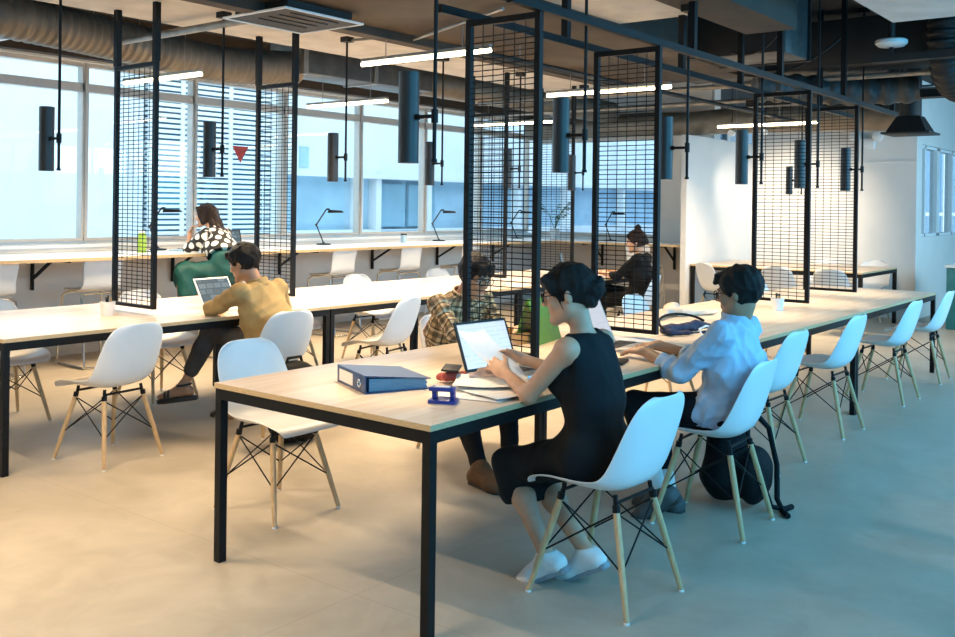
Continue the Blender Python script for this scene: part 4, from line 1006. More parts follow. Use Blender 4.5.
class Person:
    """joints in world space; every cloth is the same set of limb shapes, inflated"""
    def __init__(s, hip, neck, head, chest, face, wrists, ankles, toes, elbows, knees, fem=False, k=1.0, pitch=0, hand_dirs=None, palms=None, curl=(.5, .5), hips_f=None, headscale=1):
        s.k = k; s.fem = fem; s.hip = A(*hip); s.neck = A(*neck); s.hc = A(*head)
        s.cf = nrm((chest[0], chest[1], 0)); s.cr = np.cross(s.cf, UPZ)
        s.hf0 = nrm((*(hips_f or chest)[:2], 0)); s.hr = np.cross(s.hf0, UPZ)
        s.ff = nrm(face); fr = nrm(np.cross(s.ff, UPZ)); s.fr = fr; s.fu = np.cross(fr, s.ff); s.hs = headscale * (.96 if fem else 1)
        shw = (.155 if fem else .18) * k
        s.spu = nrm(s.neck - s.hip)
        s.sh = [s.neck - s.cr * shw - s.spu * .055 * k, s.neck + s.cr * shw - s.spu * .055 * k]   # left, right
        hw = .085 * k
        s.hj = [s.hip - s.hr * hw, s.hip + s.hr * hw]
        ua, fa = (.27, .235) if fem else (.295, .255); th, sh = (.41, .40) if fem else (.44, .43)
        s.el, s.wr, s.kn, s.an = [], [], [], []
        for i in (0, 1):
            e, w = ik(s.sh[i], wrists[i], ua * k, fa * k, elbows[i]); s.el.append(e); s.wr.append(w)
            n, a = ik(s.hj[i], ankles[i], th * k, sh * k, knees[i]); s.kn.append(n); s.an.append(a)
        s.toe = [nrm(t) for t in toes]
        s.hd = [nrm(hand_dirs[i]) if hand_dirs else nrm(s.wr[i] - s.el[i]) for i in (0, 1)]
        s.pm = [nrm(palms[i]) if palms else A(0, 0, -1) for i in (0, 1)]
        s.curl = curl
        P = np.array([s.hip, s.neck, s.hc] + s.sh + s.el + s.wr + s.kn + s.an)
        s.lo = P.min(0) - .28; s.hi = P.max(0) + .28; s.lo[2] = max(s.lo[2], -.02)
        s.base = A(s.hip[0], s.hip[1], 0)
        s.mid = s.hip * .55 + s.neck * .45 - s.cf * (.015 if fem else .02) * k
    def torso(s, S, inf=0., up=1.0, k=.05, waist=0., bust=True):
        f = s.fem; q = s.k
        hr, cr, cf = s.hr, s.cr, s.cf; u = s.spu
        S.ell(s.hip + u * .02, np.array([hr, np.cross(u, hr), u]), A(.165 if f else .16, .115, .12) * q + inf, k)
        S.cone(s.hip + u * .05, s.mid, (.092 if f else .102) * q + inf, (.088 if f else .105) * q + inf + waist, k, w=cr, sw=1.32)
        ch = s.neck - u * .17 * q
        S.cone(s.mid, ch, (.088 if f else .105) * q + inf + waist, (.098 if f else .115) * q + inf, k, w=cr, sw=1.36)
        if up: S.cone(s.sh[0] + cr * .035 - u * .02, s.sh[1] - cr * .035 - u * .02, .052 * q + inf, .052 * q + inf, k); S.cone(ch, s.neck - u * .05, .1 * q + inf, .066 * q + inf, k, w=cr, sw=1.3)
        if f and bust:
            for g in (-1, 1): S.ell(ch + cf * .082 * q + cr * g * .062 * q - u * .02, np.array([cr, cf, u]), A(.06, .055, .06) * q + inf, .04)
    def arm(s, S, i, inf=0., f0=1., k=.02, r=(.050, .041, .036, .026)):
        q = s.k * (.86 if s.fem else 1)
        S.ell(s.sh[i], np.eye(3), A(.054, .054, .054) * q + inf * .6, .03)
        S.cone(s.sh[i], s.el[i], r[0] * q + inf, r[1] * q + inf, k)
        if f0 > 0: S.cone(s.el[i], s.el[i] + (s.wr[i] - s.el[i]) * f0, (r[2] + .004) * q + inf, (r[2] + (r[3] - r[2]) * f0) * q + inf, k)
    def arm2(s, S, i):
        q = s.k * (.86 if s.fem else 1); S.cone(s.el[i], s.wr[i], .040 * q, .026 * q, .02)
    def leg(s, S, i, inf=0., f0=1., k=.03):
        q = s.k
        S.cone(s.hj[i], s.kn[i], .082 * q + inf, .056 * q + inf, k)
        e = s.kn[i] + (s.an[i] - s.kn[i]) * f0
        m = s.kn[i] + (s.an[i] - s.kn[i]) * min(.35, f0)
        back = nrm(np.cross(np.cross(s.an[i] - s.kn[i], s.kn[i] - s.hj[i]), s.an[i] - s.kn[i])) if f0 else 0
        S.cone(s.kn[i], m, .053 * q + inf, .052 * q + inf, k)
        if f0 > .35: S.cone(m, e, .052 * q + inf, (.052 + (.034 - .052) * (f0 - .35) / .65) * q + inf, k)
    def foot(s, S, i, inf=0., k=.02):
        q = s.k * (.92 if s.fem else 1.03); t = s.toe[i]; side = nrm(np.cross(t, UPZ)); up = np.cross(side, t)
        heel = s.an[i] - up * .045 * q - t * .035 * q; ball = s.an[i] - up * .055 * q + t * .115 * q; tip = ball + t * .05 * q - up * .004
        S.cone(s.an[i], heel, .036 * q + inf, .032 * q + inf, k).cone(heel, ball, .03 * q + inf, .028 * q + inf, k, w=side, sw=1.2).cone(ball, tip, .028 * q + inf, .022 * q + inf, k, w=side, sw=1.5).cone(s.an[i], ball, .032 * q + inf, .024 * q + inf, k, w=side, sw=1.1)
    def hand(s, S, i):
        q = s.k * (.9 if s.fem else 1); d = s.hd[i]; n = s.pm[i]; n = nrm(n - (n @ d) * d); side = np.cross(n, d) * (1 if i == 0 else -1)   # towards the thumb
        w = s.wr[i]; c = s.curl[i]
        S.cone(w, w + d * .03 * q, .024 * q, .022 * q, .015, w=side, sw=1.2)
        S.cone(w + d * .02 * q, w + d * .082 * q, .0155 * q, .0135 * q, .012, w=side, sw=2.5)
        for j, (o, L) in enumerate(((.028, .070), (.0095, .078), (-.0095, .073), (-.027, .058))):
            p = w + d * .078 * q + side * o * q; dirv = d + side * o * 2.2; ang = 0
            for g, (fr, r0, r1) in enumerate(((.46, .0092, .0085), (.30, .0085, .0078), (.24, .0078, .0066))):
                ang += c * (.75, .8, .5)[g]
                v = nrm(nrm(dirv) * math.cos(ang) + n * math.sin(ang)); e = p + v * L * fr * q
                S.cone(p, e, r0 * q, r1 * q, .004); p = e
        p = w + d * .022 * q + side * .026 * q
        v = nrm(side * .75 + d * .75 + n * .3); e = p + v * .045 * q; S.cone(p, e, .0135 * q, .0105 * q, .012)
        v = nrm(side * .3 + d * .95 + n * .35); S.cone(e, e + v * .034 * q, .0102 * q, .008 * q, .004)
    def hp(s, r, f, u): return s.hc + (s.fr * r + s.ff * f + s.fu * u) * s.hs
    def head(s, S):
        ax = np.array([s.fr, s.ff, s.fu]); h = s.hs; P = s.hp
        S.cone(s.neck - s.spu * .05, P(0, -.022, -.055), .056 * s.k * (.86 if s.fem else 1), .05 * h * (.86 if s.fem else 1), .03)
        S.ell(P(0, -.012, .028), ax, A(.073, .093, .084) * h, .02).ell(P(0, .026, -.035), ax, A(.056, .064, .07) * h, .035)
        for g in (-1, 1):
            S.cone(P(g * .046, .008, -.055), P(g * .012, .072, -.098), .02 * h, .017 * h, .025)
            S.ell(P(g * .04, .062, -.022), ax, A(.022, .018, .022) * h, .02)
        S.cone(P(-.034, .079, .022), P(.034, .079, .022), .010 * h, .010 * h, .014)
        for g in (-1, 1): S.ell(P(g * .031, .1, .002), ax, A(.018, .018, .012) * h, .014, sub=True)
        S.cone(P(0, .088, .012), P(0, .108, -.024), .0065 * h, .0105 * h, .01)
        for g in (-1, 1): S.ell(P(g * .011, .096, -.028), ax, A(.009, .011, .008) * h, .006)
        S.cone(P(-.017, .084, -.054), P(.017, .084, -.054), .007 * h, .007 * h, .006).cone(P(-.013, .084, -.064), P(.013, .084, -.064), .007 * h, .007 * h, .006)
        S.ell(P(0, .080, -.094), ax, A(.018, .016, .014) * h, .012)
        for g in (-1, 1): S.ell(P(g * .076, -.008, -.01), nrmrows(s, g), A(.009, .018, .028) * h, .006)
    def body(s, skin, name='body', h=.006, cover=-.009, label=None, cat='person', arms=True):
        t = thing('person', label, cat, tuple(s.base)); s.t = t; s.res = h
        S = SDF(s.lo, s.hi, h)
        s.torso(S, -.010)
        for i in (0, 1): s.leg(S, i, -.003 if cover == 0 else -.006); s.foot(S, i, -.004); s.arm(S, i, cover, 0); s.arm2(S, i); s.hand(S, i)
        s.head(S)
        s.bodyo = sdf_obj('body', S, skin, t, off=s.base, relax=1)
        e = MB()
        for g in (-1, 1):
            c = s.hp(g * .031, .0735, .002) - s.base; e2 = MB().ball(tuple(c), .0125 * s.hs, 12)
            e2.ball(tuple(c + s.ff * .0075 * s.hs - s.fu * .001), .0068 * s.hs, 10, mi=1)
            obj('eye', e2, [M['eyewhite'], M['iris']], t)
        lp = MB().tube([tuple(s.hp(x, .0905 - abs(x) * .22, -.059 + z) - s.base) for x, z in ((-.021, .001), (-.01, .0), (0, -.001), (.01, 0), (.021, .001))], [.002, .0045, .005, .0045, .002], 6)
        obj('lips', lp, M['lip'], t)
        return t
    def cloth(s, name, m, fn, h=None, folds=.0025, fscale=38, stretch=(1, 1, .6), relax=2, seed=1, label=None):
        S = SDF(s.lo, s.hi, h or s.res)
        fn(S)
        o = sdf_obj(name, S, m, s.t, off=s.base, relax=relax, folds=folds, fscale=fscale, fstretch=stretch, seed=seed)
        if label: o['label'] = label
        return o
    def brows(s, m):
        for g in (-1, 1):
            obj('eyebrow', MB().tube([tuple(s.hp(g * x, f, z) - s.base) for x, f, z in ((.014, .092, .02), (.03, .0905, .0255), (.047, .078, .02))], [.0025, .0035, .0018], 6), m, s.t)
    def glasses(s, m):
        g = MB()
        for q in (-1, 1):
            ring = []
            for k in range(20):
                a = 2 * PI * k / 20; ring.append(tuple(s.hp(q * .033 + .024 * np.sign(math.cos(a)) * abs(math.cos(a)) ** .7, .103 - .10 * abs(q * .033 + .024 * math.cos(a)) ** 1.25 * 1.2, .002 + .017 * np.sign(math.sin(a)) * abs(math.sin(a)) ** .7) - s.base))
            g.tube(ring, .0022, 6, closed=True)
            g.tube([tuple(s.hp(q * .057, .094, .008) - s.base), tuple(s.hp(q * .077, .06, .008) - s.base), tuple(s.hp(q * .083, -.01, .006) - s.base), tuple(s.hp(q * .081, -.03, -.01) - s.base)], .002, 6)
        g.tube([tuple(s.hp(-.01, .104, .006) - s.base), tuple(s.hp(.01, .104, .006) - s.base)], .002, 6)
        obj('glasses', g, m, s.t)
    def cap(s, S, grow=.013, line=.0, tilt=.66, back=1., side=.0):
        """hair over the skull, cut along the hairline"""
        ax = np.array([s.fr, s.ff, s.fu]); h = s.hs
        S.ell(s.hp(0, -.014, .032), ax, A(.074 + grow + side, .094 + grow * back, .086 + grow) * h, .02)
        n = s.ff * math.cos(tilt) - s.fu * math.sin(tilt)
        S.cut(s.hp(0, .048 + line, .0), n, .006)
        S.cut(s.hp(0, 0, -.066), -s.fu, .006)
    def uv(s, o, arms=True):
        """cylinder coordinates (metres round, metres up) per body segment, for woven or printed patterns"""
        me = o.data; n = len(me.vertices); co = np.empty(n * 3, np.float32); me.vertices.foreach_get('co', co); co = co.reshape(-1, 3) + s.base
        segs = [(s.hip, s.neck, s.cf, .13)]
        for i in (0, 1): segs += [(s.sh[i], s.el[i], s.cf, .05), (s.el[i], s.wr[i], UPZ, .045)]
        best = np.full(n, 9.); U = np.zeros((n, 2))
        for a, b, ref, r in segs:
            d = b - a; L = np.linalg.norm(d); d = d / L; rr = nrm(ref - (ref @ d) * d); r2 = np.cross(d, rr)
            q = co - a; t = q @ d; rad = q - t[:, None] * d; tt = np.clip(t, 0, L)
            dist = np.linalg.norm(q - tt[:, None] * d, axis=1) - r
            m = dist < best; best[m] = dist[m]
            U[m, 0] = (np.arctan2(rad @ r2, rad @ rr) * r * 1.15)[m]; U[m, 1] = t[m]
        li = np.empty(len(me.loops), np.int32); me.loops.foreach_get('vertex_index', li)
        l = me.uv_layers.new(name='UVMap'); l.data.foreach_set('uv', U[li].astype(np.float32).ravel())
def nrmrows(s, g):
    a = .35; f = nrm(s.ff * math.cos(a) + s.fr * g * math.sin(a)); r = np.cross(f, s.fu)
    return np.array([r, f, s.fu])
def limb_rest(p, S, inf): pass

# ---- the woman in the dark dress, near the camera
W_ = Person(hip=(3.205, 1.92, .535), neck=(3.15, 1.94, 1.01), head=(3.115, 1.99, 1.155), chest=(-.08, 1), face=(-.42, .9, -.22), fem=True, k=.955,
            wrists=[(3.12, 2.29, .815), (3.34, 2.35, .835)], elbows=[(-.45, -.1, -1), (.5, -.2, -1)],
            ankles=[(3.17, 2.11, .105), (3.27, 1.99, .12)], knees=[(.12, 1, .22), (.15, 1, .2)], toes=[(-.12, .85, -.45), (-.1, .85, -.45)],
            hand_dirs=[(.1, .9, .35), (-.25, .9, .25)], palms=[(.75, .0, -.6), (-.75, .1, -.6)], curl=(.55, .5), hips_f=(.12, 1))
W_.body(M['skin'], cover=0, label='woman in a dark sleeveless dress holding a sheet at her laptop, seen from behind')
def dress(S):
    p = W_
    p.torso(S, .012, waist=.008)
    for i in (0, 1):
        e = p.kn[i] + nrm(p.kn[i] - p.hj[i]) * .0
        S.cone(p.hj[i], e, .090, .064, .05)
        S.cone(e, e + A(0, -.03, -.10), .062, .066, .05)
    S.cone((p.hj[0] + p.hj[1]) / 2, (p.kn[0] + p.kn[1]) / 2, .083, .066, .06, w=p.hr, sw=1.25)
    S.cone((p.kn[0] + p.kn[1]) / 2, (p.kn[0] + p.kn[1]) / 2 + A(0, -.04, -.12), .062, .064, .05, w=p.hr, sw=1.35)
    c = (p.kn[0] + p.kn[1]) / 2
    S.cut(c + A(0, 0, -.13), (0, -.1, -1))
    for g in (-1, 1): S.cone(p.sh[(g + 1) // 2] + p.cr * g * .03 - p.spu * .09, p.sh[(g + 1) // 2] + p.cr * g * .045 + p.spu * .05, .028, .045, .01, sub=True)
    S.ell(p.neck + p.spu * .035 + p.cf * .012, np.eye(3), A(.072, .066, .06), .012, sub=True)
W_.cloth('dress', M['dress'], dress, folds=.005, fscale=30, stretch=(1, 1, .45))
def whair(S):
    W_.cap(S, .011, line=.006, tilt=.62, back=1.0)
    ax = np.array([W_.fr, W_.ff, W_.fu])
    S.ell(W_.hp(0, -.112, .0), ax, A(.046, .036, .046), .015).ell(W_.hp(.012, -.128, .02), ax, A(.028, .026, .028), .012).ell(W_.hp(0, -.08, -.045), ax, A(.05, .03, .03), .02)
    for g in (-1, 1):
        S.cone(W_.hp(g * .055, .07, .075), W_.hp(g * .074, .055, .02), .022, .012, .02).cone(W_.hp(g * .074, .04, .02), W_.hp(g * .073, .022, -.06), .008, .004, .01)
    S.cone(W_.hp(-.04, .082, .066), W_.hp(.04, .082, .066), .018, .018, .02)
W_.cloth('hair', M['hair'], whair, h=.005, folds=.0035, fscale=110, stretch=(1, 1, .3), relax=1)
W_.glasses(M['black']); W_.brows(M['hair'])
def shoe_set(p, m, ms, inf=.008, low=True, sole=True):
    for i in (0, 1):
        t = p.toe[i]; side = nrm(np.cross(t, UPZ)); up = np.cross(side, t); q = p.k * (.92 if p.fem else 1.03)
        lo = np.minimum(p.an[i], p.an[i] + t * .2) - .16; hi = np.maximum(p.an[i], p.an[i] + t * .2) + .16
        S = SDF(lo, hi, .005 if p.res < .008 else .008); p.foot(S, i, inf)
        S.cut(p.an[i] + up * (.018 if low else .07), up + (t * -.25 if low else 0)); S.cut(p.an[i] - up * .078 * q, -up)
        o = sdf_obj('shoe', S, m, p.t, off=p.base)
        if sole:
            poly = [(-.075, -.026), (-.06, -.036), (.05, -.036), (.12, -.045), (.16, -.04), (.185, -.022), (.19, 0), (.185, .022), (.16, .04), (.12, .045), (.05, .036), (-.06, .036), (-.075, .026), (-.08, 0)]
            R = Matrix(((t[0], side[0], up[0]), (t[1], side[1], up[1]), (t[2], side[2], up[2]))).to_4x4(); R.translation = V(p.an[i] - p.base - up * .076 * q)
            obj('sole', MB().prism([(x * q, y * q) for x, y in poly], -.016, .008, R), ms, o, bevel=.004)
            # laces
            l = MB()
            for k in range(4):
                c = p.an[i] - p.base + t * (.035 + .02 * k) * q + up * (.012 - .013 * k) * q + up * inf
                l.tube([tuple(c - side * .02), tuple(c + up * .006), tuple(c + side * .02)], .003, 5)
            obj('laces', l, M['sneakerwhite'] if m is not M['boot'] else M['trouser'], o)
shoe_set(W_, M['sneakerwhite'], M['sole'])

# ---- the man in the light blue shirt
M_ = Person(hip=(4.33, 1.865, .535), neck=(4.32, 1.825, .965), head=(4.325, 1.815, 1.092), chest=(-.05, 1), face=(-.1, .98, -.14), k=.97,
            wrists=[(4.215, 2.245, .785), (4.43, 2.28, .785)], elbows=[(-.35, -.3, -1), (.4, -.3, -1)],
            ankles=[(4.17, 2.14, .13), (4.32, 2.16, .075)], knees=[(-.1, 1, .45), (.1, 1, .4)], toes=[(-.25, .75, -.55), (.0, 1, -.05)],
            hand_dirs=[(.12, 1, -.05), (-.2, 1, -.03)], palms=[(.1, 0, -1), (-.1, 0, -1)], curl=(.35, .35))
M_.body(M['skintan'], label='man in a light blue shirt typing on a laptop, seen from behind')
def mshirt(S):
    p = M_; p.torso(S, .013, waist=.022)
    for i in (0, 1):
        p.arm(S, i, .018, .3)
        e = p.el[i] + (p.wr[i] - p.el[i]) * .22; d = nrm(p.wr[i] - p.el[i]); S.cone(e, e + d * .05, .056, .054, .006)
    S.cone(p.hip + A(0, -.02, .03), p.hip + A(0, .03, -.05), .125, .12, .05, w=p.hr, sw=1.35)
    S.ell(p.hip + A(0, .06, .0), np.eye(3), A(.185, .15, .10), .05)
    S.cut(p.hip + A(0, 0, -.075), (0, 0, -1))
    S.ell(p.neck + p.spu * .06, np.eye(3), A(.055, .058, .07), .01, sub=True)
M_.cloth('shirt', M['shirtblue'], mshirt, folds=.007, fscale=62, stretch=(1, 1, .8), seed=3)
def mcollar(S):
    p = M_
    S.cone(p.neck - p.spu * .01, p.neck + p.spu * .035, .072, .064, .01)
    S.cone(p.neck - p.spu * .05, p.neck + p.spu * .08, .058, .056, .004, sub=True)
    S.cut(p.neck + p.spu * .03, p.spu); S.cut(p.neck - p.spu * .03, -p.spu)
M_.cloth('collar', M['shirtblue'], mcollar, h=.004, folds=0)
def mtrous(S):
    p = M_; p.torso(S, .004, up=0)
    S.cut(p.hip + p.spu * .05, p.spu)
    for i in (0, 1): p.leg(S, i, .013, .62)
M_.cloth('trousers', M['trouser'], mtrous, folds=.003, fscale=28)
def short_hair(p, m, grow=.017, fringe=0., tilt=.6, line=-.004, seed=2, side=.002):
    def f(S):
        p.cap(S, grow, line=line, tilt=tilt, side=side)
        for g in (-1, 1): S.ell(p.hp(g * .088, .012, -.028), np.array([p.fr, p.ff, p.fu]), A(.022, .032, .038), .008, sub=True)
        if fringe:
            for x in (-.045, -.015, .02, .05): S.cone(p.hp(x, .075, .085), p.hp(x * 1.05, .094, .085 - fringe), .022, .01, .015)
            for g in (-1, 1): S.cone(p.hp(g * .07, .03, .07), p.hp(g * .078, .025, .01), .02, .008, .015)
    return p.cloth('hair', m, f, h=.005 if p.res < .009 else .009, folds=.004, fscale=95, stretch=(1, 1, .5), relax=1, seed=seed)
short_hair(M_, M['hair'], .02, .03, seed=4); M_.glasses(M['black']); M_.brows(M['hair'])
def socks(p, m, f0=.78):
    for i in (0, 1):
        S = SDF(np.minimum(p.kn[i], p.an[i]) - .1, np.maximum(p.kn[i], p.an[i]) + .1, .006)
        a = p.kn[i] + (p.an[i] - p.kn[i]) * f0; S.cone(a, p.an[i], .046 * p.k, .042 * p.k, .01)
        sdf_obj('sock', S, m, p.t, off=p.base)
socks(M_, M['sneakerwhite']); shoe_set(M_, M['sneakergrey'], M['greytrouser'], .012)

# ---- the man in plaid, facing us
P_ = Person(hip=(4.47, 3.70, .535), neck=(4.385, 3.53, .965), head=(4.37, 3.43, 1.08), chest=(-.22, -1), face=(-.14, -.92, -.36), k=.97,
            wrists=[(4.42, 3.16, .785), (4.14, 3.12, .785)], elbows=[(.5, .1, -1), (-.6, .1, -1)],
            ankles=[(4.32, 3.13, .085), (4.02, 3.10, .085)], knees=[(.15, -1, .5), (-.15, -1, .5)], toes=[(.1, -1, -.02), (-.25, -1, -.02)],
            hand_dirs=[(-.4, -.8, -.05), (.35, -.9, -.05)], palms=[(0, 0, -1), (0, 0, -1)], curl=(.5, .5))
P_.body(M['skinwarm'], label='man in a brown plaid shirt and glasses looking down, behind the mesh divider')
def pshirt(S):
    p = P_; p.torso(S, .013, waist=.02)
    for i in (0, 1): p.arm(S, i, .015, .93)
    S.cut(p.hip + A(0, 0, -.02), (0, 0, -1))
    S.ell(p.neck + p.spu * .06 + p.cf * .02, np.eye(3), A(.058, .062, .075), .01, sub=True)
o = P_.cloth('shirt', M['plaid'], pshirt, folds=.008, fscale=52, seed=5); P_.uv(o)
def pcollar(S):
    p = P_
    S.cone(p.neck - p.spu * .015, p.neck + p.spu * .03, .074, .066, .01); S.cone(p.neck - p.spu * .06, p.neck + p.spu * .08, .058, .058, .004, sub=True)
    S.cut(p.neck + p.spu * .03, p.spu); S.cut(p.neck - p.spu * .03, -p.spu); S.cone(p.neck + p.cf * .07, p.neck + p.cf * .07 + p.spu * .08, .02, .03, .004, sub=True)
o = P_.cloth('collar', M['plaid'], pcollar, h=.004, folds=0); P_.uv(o)
def trous(p, f0=.97, inf=.014):
    def f(S):
        p.torso(S, .003, up=0); S.cut(p.hip + p.spu * .12, p.spu)
        for i in (0, 1): p.leg(S, i, inf, f0)
    return f
P_.cloth('trousers', M['trouser'], trous(P_), folds=.004, fscale=28)
short_hair(P_, M['hair'], .02, .045, seed=6); P_.glasses(M['black']); P_.brows(M['hair']); shoe_set(P_, M['boot'], M['greytrouser'], .014, low=False)
obj('earphone', MB().ball(tuple(P_.hp(-.083, -.004, -.02) - P_.base), .008, 10).tube([tuple(P_.hp(-.086, 0, -.022) - P_.base), tuple(P_.hp(-.082, .01, -.055) - P_.base)], .003, 6), M['ledge'], P_.t)

# ---- the man in mustard, back to us
U_ = Person(hip=(4.15, 4.97, .535), neck=(4.085, 5.03, .965), head=(4.03, 5.10, 1.09), chest=(-.12, 1), face=(-.35, .9, -.32), k=.98,
            wrists=[(4.09, 5.42, .785), (4.38, 5.44, .785)], elbows=[(-1, .1, -.45), (1, -.1, -.6)],
            ankles=[(3.86, 5.50, .26), (4.16, 5.42, .07)], knees=[(-.1, 1, .7), (.1, 1, .6)], toes=[(-.62, .75, -.12), (0, 1, -.02)],
            hand_dirs=[(.15, 1, -.05), (-.15, 1, -.05)], palms=[(0, 0, -1), (0, 0, -1)], curl=(.45, .45))
U_.body(M['skintan'], h=.007, label='man in a mustard shirt with crossed legs at a laptop, seen from behind')
def ushirt(S):
    p = U_; p.torso(S, .013, waist=.024)
    for i in (0, 1): p.arm(S, i, .016, .85)
    S.cone(p.hip + A(0, -.02, .03), p.hip + A(0, .0, -.06), .125, .125, .05, w=p.hr, sw=1.35)
    S.cut(p.hip + A(0, 0, -.085), (0, 0, -1)); S.ell(p.neck + p.spu * .06 + p.cf * .01, np.eye(3), A(.056, .058, .07), .01, sub=True)
U_.cloth('shirt', M['mustard'], ushirt, folds=.006, fscale=50, seed=8, stretch=(1, 1, .6))
def ucollar(S):
    p = U_
    S.cone(p.neck - p.spu * .015, p.neck + p.spu * .03, .074, .066, .01); S.cone(p.neck - p.spu * .06, p.neck + p.spu * .08, .058, .058, .004, sub=True)
    S.cut(p.neck + p.spu * .028, p.spu); S.cut(p.neck - p.spu * .03, -p.spu)
U_.cloth('collar', M['mustard'], ucollar, h=.005, folds=0)
U_.cloth('trousers', M['greytrouser'], trous(U_, .72, .015), folds=.004, fscale=28)
short_hair(U_, M['hair'], .022, .03, seed=9); U_.brows(M['hair'])
for i in (0, 1):
    p = U_; t = p.toe[i]; side = nrm(np.cross(t, UPZ)); up = np.cross(side, t)
    R = Matrix(((t[0], side[0], up[0]), (t[1], side[1], up[1]), (t[2], side[2], up[2]))).to_4x4(); R.translation = V(p.an[i] - p.base - up * .082)
    so = obj('sandal', MB().prism([(-.08, -.03), (.05, -.036), (.13, -.046), (.18, -.03), (.195, 0), (.18, .03), (.13, .046), (.05, .036), (-.08, .03)], -.024, .004, R), M['sandal'], p.t, bevel=.004)
    s = MB()
    for f, w_, z in ((.10, .05, .055), (.125, .05, .05)): s.tube([tuple(R @ V((f, w_ * math.cos(a) * 1.02, max(z * math.sin(a), 0)))) for a in [PI * k / 12 for k in range(13)]], .008, 6)
    s.tube([tuple(R @ V((.0 + .045 * math.cos(a), .045 * math.sin(a), .085))) for a in [2 * PI * k / 20 for k in range(20)]], .008, 6, closed=True)
    obj('strap', s, M['sandal'], so)

# ---- the woman in black, behind the second divider
F_ = Person(hip=(9.03, 4.90, .535), neck=(9.05, 4.88, 1.0), head=(9.02, 4.93, 1.128), chest=(-.15, 1), face=(-.45, .88, -.2), fem=True, k=1.0,
            wrists=[(8.90, 5.28, .79), (9.12, 5.32, .79)], elbows=[(-.5, -.2, -1), (.4, -.3, -1)],
            ankles=[(8.93, 5.30, .085), (8.88, 5.42, .24)], knees=[(-.1, 1, .5), (-.1, 1, .7)], toes=[(-.2, 1, 0), (-.4, 1, -.1)],
            hand_dirs=[(.0, 1, 0), (-.2, 1, 0)], palms=[(0, 0, -1), (0, 0, -1)], curl=(.4, .4))
F_.body(M['skin'], h=.009, label='woman in black with a hair bun, seated far off behind the mesh divider')
def ftop(S):
    p = F_; p.torso(S, .016, waist=.015)
    for i in (0, 1): p.arm(S, i, .018, .3)
    S.cut(p.hip + A(0, 0, .0), (0, 0, -1)); S.ell(p.neck + p.spu * .04 + p.cf * .01, np.eye(3), A(.08, .075, .06), .012, sub=True)
F_.cloth('top', M['blacktop'], ftop, folds=.006)
F_.cloth('trousers', M['blacktop'], trous(F_, .95, .014), folds=.004)
def fhair(S):
    F_.cap(S, .02, line=.0, tilt=.62, back=1.2); ax = np.array([F_.fr, F_.ff, F_.fu])
    S.ell(F_.hp(0, -.05, .15), ax, A(.042, .042, .038), .012).ell(F_.hp(0, -.1, -.02), ax, A(.05, .035, .04), .02)
    for g in (-1, 1): S.cone(F_.hp(g * .06, .06, .08), F_.hp(g * .08, .04, .0), .025, .01, .02)
F_.cloth('hair', M['hairbrown'], fhair, h=.008, folds=.005, fscale=90, relax=1)
F_.brows(M['hairbrown']); shoe_set(F_, M['sandal'], M['sandal'], .008)

# ---- the woman in polka dots at the window counter
K_ = Person(hip=(5.82, 7.60, .82), neck=(5.88, 7.92, 1.215), head=(5.865, 8.03, 1.352), chest=(-.28, 1), face=(-.55, .85, -.12), fem=True, k=1.0,
            wrists=[(5.80, 8.20, 1.17), (6.08, 8.28, 1.035)], elbows=[(-.4, .3, -1), (.5, .1, -1)],
            ankles=[(5.46, 7.86, .42), (5.58, 7.95, .42)], knees=[(-1, 1, .3), (-.9, 1, .3)], toes=[(-.5, .8, -.3), (-.5, .8, -.3)],
            hand_dirs=[(.2, -.35, .9), (-.3, 1, -.1)], palms=[(.5, -.8, 0), (0, 0, -1)], curl=(.9, .4), hips_f=(-.75, .66))
K_.body(M['skin'], h=.008, label='long-haired woman in a polka dot top and teal skirt at the window counter')
def ktop(S):
    p = K_; p.torso(S, .02, waist=.03)
    for i in (0, 1): p.arm(S, i, .02, .0); S.cone(p.sh[i] + (p.el[i] - p.sh[i]) * .4, p.sh[i] + (p.el[i] - p.sh[i]) * .92, .06, .072, .03)
    S.cut(p.hip + p.spu * .17, -p.spu); S.ell(p.neck + p.spu * .05 + p.cf * .01, np.eye(3), A(.066, .066, .06), .012, sub=True)
o = K_.cloth('top', M['dots'], ktop, folds=.007, fscale=26, seed=11); K_.uv(o)
def kskirt(S):
    p = K_; p.torso(S, .014, up=0); S.cut(p.hip + p.spu * .2, p.spu)
    for i in (0, 1):
        S.cone(p.hj[i], p.kn[i], .10, .085, .06); S.cone(p.kn[i], p.kn[i] + A(.02, -.05, -.20), .08, .10, .06)
    a = (p.hj[0] + p.hj[1]) / 2; b = (p.kn[0] + p.kn[1]) / 2
    S.cone(a + A(0, 0, -.06), b + A(0, 0, -.06), .10, .10, .06); S.cone(a * .5 + b * .5, a * .45 + b * .55 + A(0, 0, -.26), .10, .11, .06); S.cone(b, b + A(.03, -.08, -.24), .09, .11, .06)
    S.cut(b + A(0, 0, -.25), (.1, -.1, -1))
K_.cloth('skirt', M['skirt'], kskirt, folds=.007, fscale=30, stretch=(1, 1, .25), seed=12)
def khair(S):
    K_.cap(S, .018, line=.0, tilt=.6, back=1.1); h = K_
    for x in (-.05, 0, .05):
        S.cone(h.hp(x, -.08, .03), h.hp(x * 1.1, -.10, -.10), .045, .045, .03); S.cone(h.hp(x * 1.1, -.10, -.10), h.neck - h.cf * .115 + h.cr * x * 1.2 - h.spu * .16, .045, .018, .03)
    for g in (-1, 1):
        S.cone(h.hp(g * .06, .05, .08), h.hp(g * .082, .01, -.08), .026, .02, .02); S.ell(h.hp(g * .08, -.012, -.02), np.array([h.fr, h.ff, h.fu]), A(.02, .04, .065), .02)
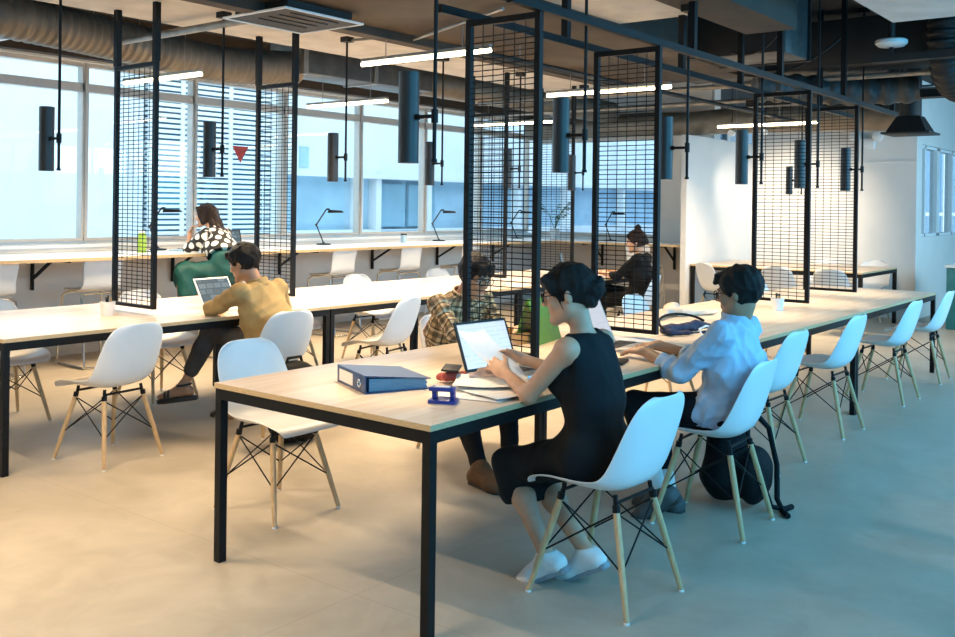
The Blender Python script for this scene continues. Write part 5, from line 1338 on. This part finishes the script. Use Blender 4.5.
K_.cloth('hair', M['hairbrown'], khair, h=.008, folds=.004, fscale=70, stretch=(1, 1, .1), relax=1); K_.brows(M['hairbrown'])
shoe_set(K_, M['sandal'], M['sandal'], .008)
obj('bracelet', MB().tube([tuple(K_.wr[0] - K_.base + (A(math.cos(a), math.sin(a), 0)) * .03 - A(0, 0, .03)) for a in [2 * PI * k / 16 for k in range(16)]], .005, 6, closed=True), M['redpouch'], K_.t)
# ---------------------------------------------------------------- light and camera
W = bpy.data.worlds.new('sky'); SC.world = W; W.use_nodes = True
bg = W.node_tree.nodes['Background']; bg.inputs[0].default_value = (.60, .83, 1, 1); bg.inputs[1].default_value = 2.8
def area(name, loc, rot, sx, sy, power, col, spread=PI):
    l = bpy.data.lights.new(name, 'AREA'); l.shape = 'RECTANGLE'; l.size = sx; l.size_y = sy; l.energy = power; l.color = col; l.spread = spread
    o = bpy.data.objects.new(name, l); COL.objects.link(o); o.location = loc; o.rotation_euler = rot; return o
# daylight standing in the right-hand and left-hand window openings
for x, pw, cc in ((3.0, 78, (.16, .62, 1)), (7.6, 125, (.16, .62, 1)), (12.2, 150, (.70, .90, 1))): area('daylight_right', (x, -1.35, 2.2), (-1.05, 0, PI), 4.2, 1.8, pw, cc, 2.6)
area('daylight_left', (4.0, YW + .35, 1.95), (-PI / 2, 0, 0), 16, 1.7, 70, (.5, .78, 1))
for X, a, b, z, top, lab in TL: area('tube_glow', (X, (a + b) / 2, z - .03), (0, 0, 0), .05, b - a, 66 if X > 3 else 44, (1, .75, .47), 2.3)
for (X, Y) in LAMPS:
    l = bpy.data.lights.new('spot', 'SPOT'); l.energy = 48; l.color = (1, .76, .48); l.spot_size = 1.3; l.spot_blend = .7; l.shadow_soft_size = .03
    o = bpy.data.objects.new('spot', l); COL.objects.link(o); o.location = (X, Y, ZL + .012)
for y in (5.05, 4.62):
    l = bpy.data.lights.new('wall_spot', 'SPOT'); l.energy = 170; l.color = (1, .84, .64); l.spot_size = 1.1; l.spot_blend = .8; l.shadow_soft_size = .03
    o = bpy.data.objects.new('wall_spot', l); COL.objects.link(o); o.location = (11.8, y, 2.4); o.rotation_euler = V((2.2, .2, -1.1)).to_track_quat('-Z', 'Y').to_euler()
yaw, fpx, pitch, roll, cy, HC = .6641, 959.96, -.0026, .0128, 208.12, 1.4866
F = V((math.cos(yaw) * math.cos(pitch), math.sin(yaw) * math.cos(pitch), math.sin(pitch)))
r = V((math.sin(yaw), -math.cos(yaw), 0)); u = r.cross(F)
R2 = r * math.cos(roll) + u * math.sin(roll); U2 = u * math.cos(roll) - r * math.sin(roll)
cam = bpy.data.cameras.new('camera'); co = bpy.data.objects.new('camera', cam); COL.objects.link(co)
mw = Matrix((R2, U2, -F)).transposed().to_4x4(); mw.translation = (0, 0, HC); co.matrix_world = mw
cam.sensor_width = 36; cam.lens = fpx / 955 * 36; cam.shift_y = -(318.5 - cy) / 955; cam.clip_end = 200
SC.camera = co
SC.view_settings.view_transform = 'Standard'; SC.view_settings.look = 'None'; SC.view_settings.gamma = 1; SC.view_settings.exposure = .22
try:
    SC.cycles.use_denoising = True; SC.cycles.max_bounces = 8; SC.cycles.transparent_max_bounces = 24; SC.cycles.caustics_reflective = False; SC.cycles.caustics_refractive = False
    SC.cycles.sample_clamp_indirect = 6
except Exception: pass
